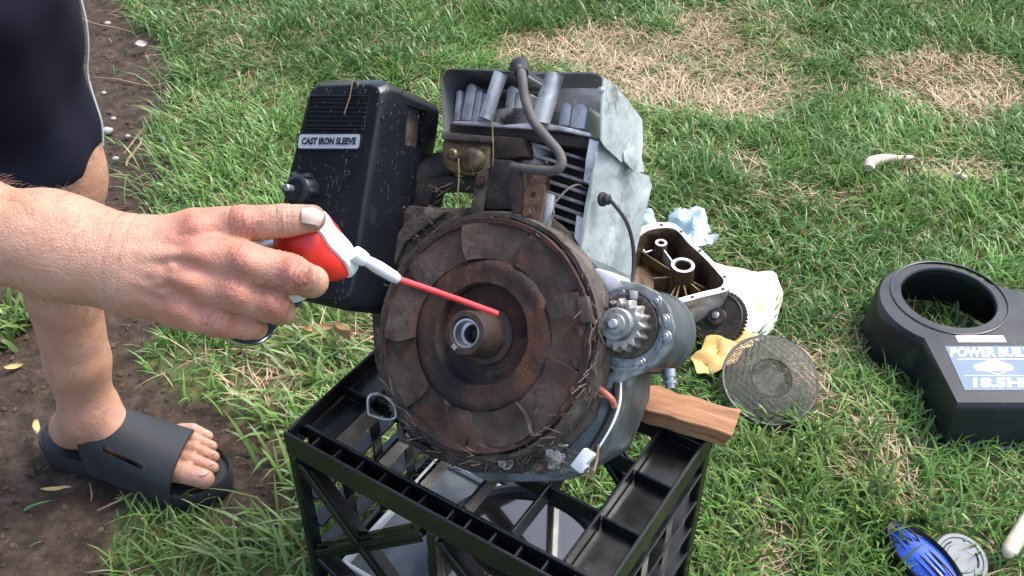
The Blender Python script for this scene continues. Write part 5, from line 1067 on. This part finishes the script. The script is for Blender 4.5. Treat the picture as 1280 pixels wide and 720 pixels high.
def build_housing():
    zt = .088; c = G(1181, 379, zt); rad = .098
    corner = [G(1160, 431, zt), G(1197, 503, zt), G(1345, 503, zt), G(1345, 380, zt)]
    t = empty('blower_housing', 'black plastic blower housing with a round opening and white decals on the grass', 'engine shroud', Matrix.Translation((c.x, c.y, 0)))
    O = Vector((c.x, c.y, 0)); C_ = [p-O for p in corner]
    hc = G(1186, 371, zt)-O; hr = .0715
    # outline: arc round the opening, then the tapered tail
    def ang(p): return math.atan2(p.y, p.x)
    outl = []
    a0, a1 = R(-118), R(40)
    n = 40; st = R(28); en_ = R(28)+R(208)
    for i in range(n+1):
        a = st+(en_-st)*i/n; outl.append(Vector((math.cos(a)*rad, math.sin(a)*rad, zt)))
    outl += [Vector((C_[0].x, C_[0].y, zt)), Vector((C_[0].lerp(C_[1], .5).x, C_[0].lerp(C_[1], .5).y, zt)), Vector((C_[1].x, C_[1].y, zt)), Vector((C_[2].x, C_[2].y, zt)), Vector((C_[3].x, C_[3].y, zt))]
    H2 = Vector((hc.x, hc.y, 0)); cen = H2; poly = outl; angs = sorted(set([round(2*math.pi*i/72-math.pi, 4) for i in range(72)]+[round(ang(p_-hc), 4) for p_ in poly[-4:]+poly[:1]]))
    def hit(a):
        d = Vector((math.cos(a), math.sin(a))); best = 9
        for i in range(len(poly)):
            p_, q_ = poly[i]-hc, poly[(i+1) % len(poly)]-hc; e = q_-p_; den = d.x*e.y-d.y*e.x
            if abs(den) < 1e-9: continue
            s_ = (p_.x*e.y-p_.y*e.x)/den; t_ = (p_.x*d.y-p_.y*d.x)/den
            if s_ > 0 and -1e-4 <= t_ <= 1.0001: best = min(best, s_)
        return best
    dist = [hit(a) for a in angs]; dirs = [Vector((math.cos(a), math.sin(a), 0)) for a in angs]; m = len(angs); outl = [H2+d*s_+Vector((0, 0, zt)) for d, s_ in zip(dirs, dist)]
    def grow(p, d, z):
        q = Vector((p.x-cen.x, p.y-cen.y, 0)); return Vector((p.x, p.y, 0))+q.normalized()*d+Vector((0, 0, z))
    def ringz(r, z): return [H2+d*r+Vector((0, 0, z)) for d in dirs]
    lim = min(dist)-.006; r1 = min(hr+.021, lim)
    rows = [[grow(p, .014, .003) for p in outl], [grow(p, .012, .012) for p in outl], [grow(p, .006, zt-.012) for p in outl], [grow(p, .0035, zt-.0035) for p in outl], [grow(p, .000, zt) for p in outl],
            ringz(r1, zt), ringz(r1-.002, zt-.0028), ringz(hr, zt-.0028), ringz(hr-.0005, zt-.012), ringz(hr+.003, zt-.012), ringz(lim, zt-.006)]
    rows += [[grow(p, -.002, zt-.006) for p in outl], [grow(p, .008, .012) for p in outl], [grow(p, .010, .003) for p in outl]]
    vs = sum(rows, []); fs = []
    for i in range(len(rows)-1): fs += [(i*m+k, i*m+(k+1) % m, (i+1)*m+(k+1) % m, (i+1)*m+k) for k in range(m)]
    fs += [((len(rows)-1)*m+k, (len(rows)-1)*m+(k+1) % m, (k+1) % m, k) for k in range(m)]
    MB().add(vs, fs).build('housing_shell', HOUSING, t, smooth=38)
    for k in range(12):
        a = 2*math.pi*k/12+.2; MB().lathe([(.0022, .0005), (1e-6, .0005)], hc+Vector((math.cos(a)*(hr+.008), math.sin(a)*(hr+.008), -.0025+0)), (0, 0, 1), 8).build('screw_hole', PRINT_DARK, t)
    MB().lathe([(hr+.0185, -.0006), (hr+.0182, .0014), (hr+.0165, .002), (hr+.0150, .0014), (hr+.0148, -.0030)], hc, (0, 0, 1), 72).build('opening_ridge', HOUSING, t)
    # decals, laid on the tail
    def q(u, v, dz=.0006): return G(u, v, zt)-O+Vector((0, 0, dz))
    d = MB().prism([q(*p, -.0004) for p in ((1181, 433), (1300, 433), (1335, 488), (1206, 488))], [q(*p) for p in ((1181, 433), (1300, 433), (1335, 488), (1206, 488))]).build('decal', LABEL_BLUE, t)
    MB().prism([q(*p, -.0004) for p in ((1194, 420), (1254, 420), (1258, 428), (1198, 428))], [q(*p, .0008) for p in ((1194, 420), (1254, 420), (1258, 428), (1198, 428))]).build('warning_strip', PRINT_WHITE, t)
    for (v, k) in ((449.5, 0), (470, 1)):
        MB().bar(q(1189+(v-433)*.45, v, .0008), q(1300+(v-433)*.63, v, .0008), .0012, .0004).build('decal_line', PRINT_WHITE, d)
    def lettering(txt, u0, v0, u1, v1, bold):
        a, b = q(u0, v1), q(u1, v1); top = q(u0, v0); xd = (b-a).normalized(); yd = Vector((-xd.y, xd.x, 0)); me = text_mesh(txt, .02, 1, .0003, bold); me.materials.append(PRINT_WHITE)
        xs = [v.co.x for v in me.vertices]; ys = [v.co.y for v in me.vertices]; W_, H_ = max(xs)-min(xs), max(ys)-min(ys); hgt = (top-a).dot(yd); shx = (top-a).dot(xd)
        for v in me.vertices:
            fy = (v.co.y-min(ys))/H_; v.co.x = (v.co.x-min(xs))/W_*(b-a).length+shx*fy; v.co.y = fy*hgt
        o = obj('lettering', me, d); o.matrix_local = frame(xd, yd, Vector((0, 0, 1)), a+Vector((0, 0, .0004)))
    lettering('POWER BUILT', 1188, 435, 1290, 447, .0007); lettering('18.5HP', 1216, 473, 1292, 485, .0009)
    MB().prism([q(*p, .0002) for p in ((1217, 457), (1238, 450), (1243, 450), (1264, 457), (1267, 461), (1264, 464), (1222, 464), (1218, 461))], [q(*p, .001) for p in ((1217, 457), (1238, 450), (1243, 450), (1264, 457), (1267, 461), (1264, 464), (1222, 464), (1218, 461))]).build('emblem', PRINT_WHITE, d)
    for a, b in (((1231, 464), (1247, 468.5)), ((1247, 468.5), (1258, 464))): MB().bar(q(*a, .0008), q(*b, .0008), .0014, .0004).build('emblem_edge', PRINT_WHITE, d)
    p = [C_[1]+Vector((.004, -.012, -zt+.002)), C_[2]+Vector((0, -.012, -zt+.002))]; mb = MB(); L = p[1]-p[0]; n = 14
    for k in range(n):
        mb.lathe([(.006, -.001), (.0065, .002), (.004, .004), (1e-6, .004)], p[0]+L*(k+.5)/n+Vector((0, 0, .004)), (0, 0, 1), 8)
    mb.build('scalloped_foot', GREYP, t)
    EXCL.append([tuple((O+grow(o_, .008, 0))[:2]) for o_ in outl])
    HOLE.append((hc+O, hr))
HOLE = []
build_housing()

def build_blue():
    a, b = G(1118, 655, .03), G(1185, 725, .03); x = (b-a); x.z = 0; L = x.length+.03; x.normalize(); y = Vector((-x.y, x.x, 0)); c = a+x*(L/2-.004); c.z = .0
    up = (Vector((0, 0, 1))*.8+y*-.0+camvec(0, 0, 1)*.3).normalized(); up = (up-x*up.dot(x)).normalized(); y = up.cross(x)
    t = empty('ribbed_guard', 'glossy blue ribbed plastic piece with black rim on the grass', 'plastic part', frame(x, y, up, c+Vector((0, 0, .012))))
    n = 40; hw = .029
    def pt(th, k, z): 
        cx, sy = math.cos(th), math.sin(th); return Vector((math.copysign(abs(cx)**1.15, cx)*L/2*k, sy*hw*k, z))
    prof = [(.72, -.008), (1.02, .006), (1.06, .016), (1.0, .019), (.82, .0135)]; vs = []; fs = []
    for (k, z) in prof: vs += [pt(2*math.pi*i/n, k, z) for i in range(n)]
    for i in range(len(prof)-1): fs += [(i*n+k, i*n+(k+1) % n, (i+1)*n+(k+1) % n, (i+1)*n+k) for k in range(n)]
    fs += [tuple(range(n))[::-1]]
    MB().add(vs, fs).build('rim', BLACK, t, smooth=50)
    vs = []; fs = []; rows = [(.84, .0145), (.66, .017), (.4, .0195), (.05, .0205)]
    for (k, z) in rows: vs += [pt(2*math.pi*i/n, k, z) for i in range(n)]
    for i in range(len(rows)-1): fs += [(i*n+k, i*n+(k+1) % n, (i+1)*n+(k+1) % n, (i+1)*n+k) for k in range(n)]
    fs += [tuple((len(rows)-1)*n+k for k in range(n))]
    MB().add(vs, fs).build('blue_panel', BLUE, t, smooth=60)
    for j, yy in enumerate((-.0115, -.004, .0035, .011)):
        l = L/2*.86*math.sqrt(1-(yy/hw)**2); zz = .0205-.004*(abs(yy)/hw)**2
        for (s0, s1) in ((-l, -l*.42), (-l*.22, l*.9)):
            MB().tube(catmull([(s0, yy, zz-.0025), (s0+(s1-s0)*.3, yy, zz+.0006), (s0+(s1-s0)*.7, yy, zz+.0006), (s1, yy, zz-.003)], 4), .0014, 8).build('rib', PRINT_DARK if j % 2 else BLUE, t)
    d = G(1199, 693, .022); o = empty('grey_disc', 'flat round grey plastic disc with slots beside the blue piece', 'disc', Matrix.Translation((d.x, d.y, .0)) @ Matrix.Rotation(R(14), 4, 'X') @ Matrix.Rotation(R(5), 4, 'Y'))
    rr = .0355; MB().lathe([(rr-.004, .006), (rr-.001, .008), (rr, .012), (rr, .019), (rr-.0015, .021), (rr-.006, .0212), (rr-.0075, .0198), (.02, .0198), (.019, .0212), (1e-6, .0212)], seg=56).build('lid_disc', GREYP, o, smooth=40)
    for (a0, a1, r) in ((-.5, .35, .0225), (1.9, 2.6, .024)):
        MB().tube([(math.cos(a0+(a1-a0)*i/10)*r, math.sin(a0+(a1-a0)*i/10)*r, .0207) for i in range(11)], .0011, 6).build('slot', PRINT_DARK, o)
    for a in (1.15, -1.25): MB().lathe([(.0022, .0218), (1e-6, .0218)], (math.cos(a)*.029, math.sin(a)*.029, 0), (0, 0, 1), 10).build('pin_hole', PRINT_DARK, o)
    EXCL.append(gpoly([(1120, 655), (1150, 660), (1230, 680), (1225, 715), (1180, 730), (1130, 700)], .01))
build_blue()

def stick(pts, rs, mat, label, name='stick', cat='stick', group=None, seg=8, jit=.0012):
    o = MB().tube(catmull(pts, 5), list(np.interp(np.linspace(0, 1, (len(pts)-1)*5+1), np.linspace(0, 1, len(rs)), rs)), seg).build(name, mat, smooth=50, jitter=jit, jscale=50); tag(o, label, cat, group); return o
stick([G(1263, 697, .03), G(1262, 690, .034), G(1272, 672, .036), G(1287, 650, .036), G(1310, 625, .03)], [.004, .010, .0115, .0115, .011], STICK, 'pale peeled stick end poking in beside the grey disc')
stick([G(1086, 210, .03), G(1089, 203, .034), G(1106, 198, .03), G(1124, 198, .026), G(1141, 197, .02)], [.010, .012, .009, .007, .004], STICK, 'bent pale root piece with cut end lying on the lawn', 'root_piece', 'root')
stick([G(1192, 219, .02), G(1199, 219, .024), G(1207, 222, .02)], [.003, .007, .004], STICK, 'small pale wood chip near the bent root', 'wood_chip', 'wood chip')
stick([G(122, 638, .006), G(150, 625, .008), G(178, 609, .010), G(183, 607, .012)], [.0012, .002, .002, .0012], TWIG, 'straight dry straw stem beside the sandal', 'straw_stem', 'twig')
stick([G(112, 603, .004), G(115, 615, .006), G(114, 626, .005)], [.001, .0014, .0008], TWIG, 'short curved twig on the dirt below the sandal strap', 'twig', 'twig')
stick([G(325, 477, .012), G(348, 473, .016), G(375, 468, .015)], [.002, .003, .0018], TWIG, 'dark broken twig lying in grass left of the crate', 'twig', 'twig')
stick([G(158, 208, .004), G(160, 200, .008), G(168, 190, .008), G(174, 182, .008), G(178, 172, .006)], [.0022, .003, .003, .0024, .0012], TWIG, 'orange-brown crooked root twig on the bare dirt', 'root_twig', 'twig')
stick([G(155, 192, .004), G(163, 182, .007), G(172, 170, .006), G(185, 154, .004)], [.0012, .0018, .0018, .001], TWIG, 'thin forked dry twig crossing the crooked root', 'twig', 'twig')
stick([G(98, 20, .006), G(120, 30, .010), G(145, 35, .008), G(165, 40, .006)], [.0014, .002, .002, .001], TWIG, 'long dry stem near the top of the dirt strip', 'straw_stem', 'twig')
stick([G(118, 96, .006), G(150, 100, .010), G(185, 107, .010), G(208, 104, .006)], [.0012, .0018, .0016, .001], TWIG, 'long pale stem lying across the dirt strip', 'straw_stem', 'twig')
def leaf(u, v, L, wd, rot, mat, label, name='dry_leaf', curl=.3, tilt=.2, z=.012):
    c = G(u, v, z); vs = []; fs = []; n = 10
    for side in (0, 1):
        for i in range(n+1):
            for j in range(5):
                f = i/n; b = j/2-1; w_ = wd*math.sin(math.pi*min(1, f*.94+.03))**.8; vs.append(Vector(((f-.5)*L, b*w_/2, curl*wd*b*b+.15*L*curl*(f-.5)**2*4-side*.0006)))
    q = 5; N = (n+1)*q
    for i in range(n):
        for j in range(4): a = i*q+j; fs += [(a, a+q, a+q+1, a+1), (N+a, N+a+1, N+a+q+1, N+a+q)]
    for i in range(n): fs += [(i*q, N+i*q, N+i*q+q, i*q+q), (i*q+4, i*q+q+4, N+i*q+q+4, N+i*q+4)]
    for j in range(4): fs += [(j, j+1, N+j+1, N+j), (n*q+j, N+n*q+j, N+n*q+j+1, n*q+j+1)]
    o = MB().add(vs, fs).build(name, mat, smooth=60, jitter=.0012, jscale=90); o.matrix_world = Matrix.Translation(c) @ Matrix.Rotation(rot, 4, 'Z') @ Matrix.Rotation(tilt, 4, 'X') @ Matrix.Rotation(tilt*.6, 4, 'Y'); tag(o, label, 'leaf'); return o
leaf(44, 536, .045, .012, R(100), YLEAF, 'yellowed narrow leaf standing at the sandal heel', tilt=.7, z=.024)
leaf(427, 420, .055, .022, R(120), DRYLEAF, 'brown curled dry leaf under the air cleaner box', tilt=.5, z=.03, curl=.6)
leaf(398, 412, .05, .016, R(15), DRYLEAF, 'pale brown dry leaf lying flat behind the curled leaf', z=.022)
leaf(18, 459, .03, .010, R(20), YLEAF, 'small pale leaf on the dirt behind the leg', z=.008)
leaf(176, 56, .03, .018, R(30), PEBBLE, 'whitish round leaf at the edge of the dirt strip', z=.02, tilt=.5)
leaf(70, 611, .04, .006, R(10), YLEAF, 'thin greenish blade on the dirt below the heel', z=.008)
def pebble(u, v, r, label):
    c = G(u, v, r*.5); o = MB().ball((0, 0, 0), r, 10, (1.2, .9, .7)).build('pebble', PEBBLE, smooth=60, jitter=r*.3, jscale=80); o.location = c; tag(o, label, 'pebble', 'pale pebbles on the dirt strip')
for (u, v, r, l) in ((135, 163, .010, 'largest pale pebble on the dirt right of the shorts hem'), (145, 198, .006, 'pale pebble on the dirt below the largest one'), (135, 29, .007, 'pale pebble on the dirt near the top of the shorts'), (142, 148, .005, 'small pebble just behind the largest pale one'),
                     (130, 116, .005, 'small pebble beside the shorts piping'), (160, 170, .005, 'small pebble by the crooked root twig'), (205, 173, .006, 'pebble at the grass edge near the twigs'), (292, 660, .004, 'tiny white pebble on the dirt beyond the toes'), (163, 118, .004, 'small grey pebble between the stem and the twigs')):
    pebble(u, v, r, l)
build_grass()
build_soil_bits()
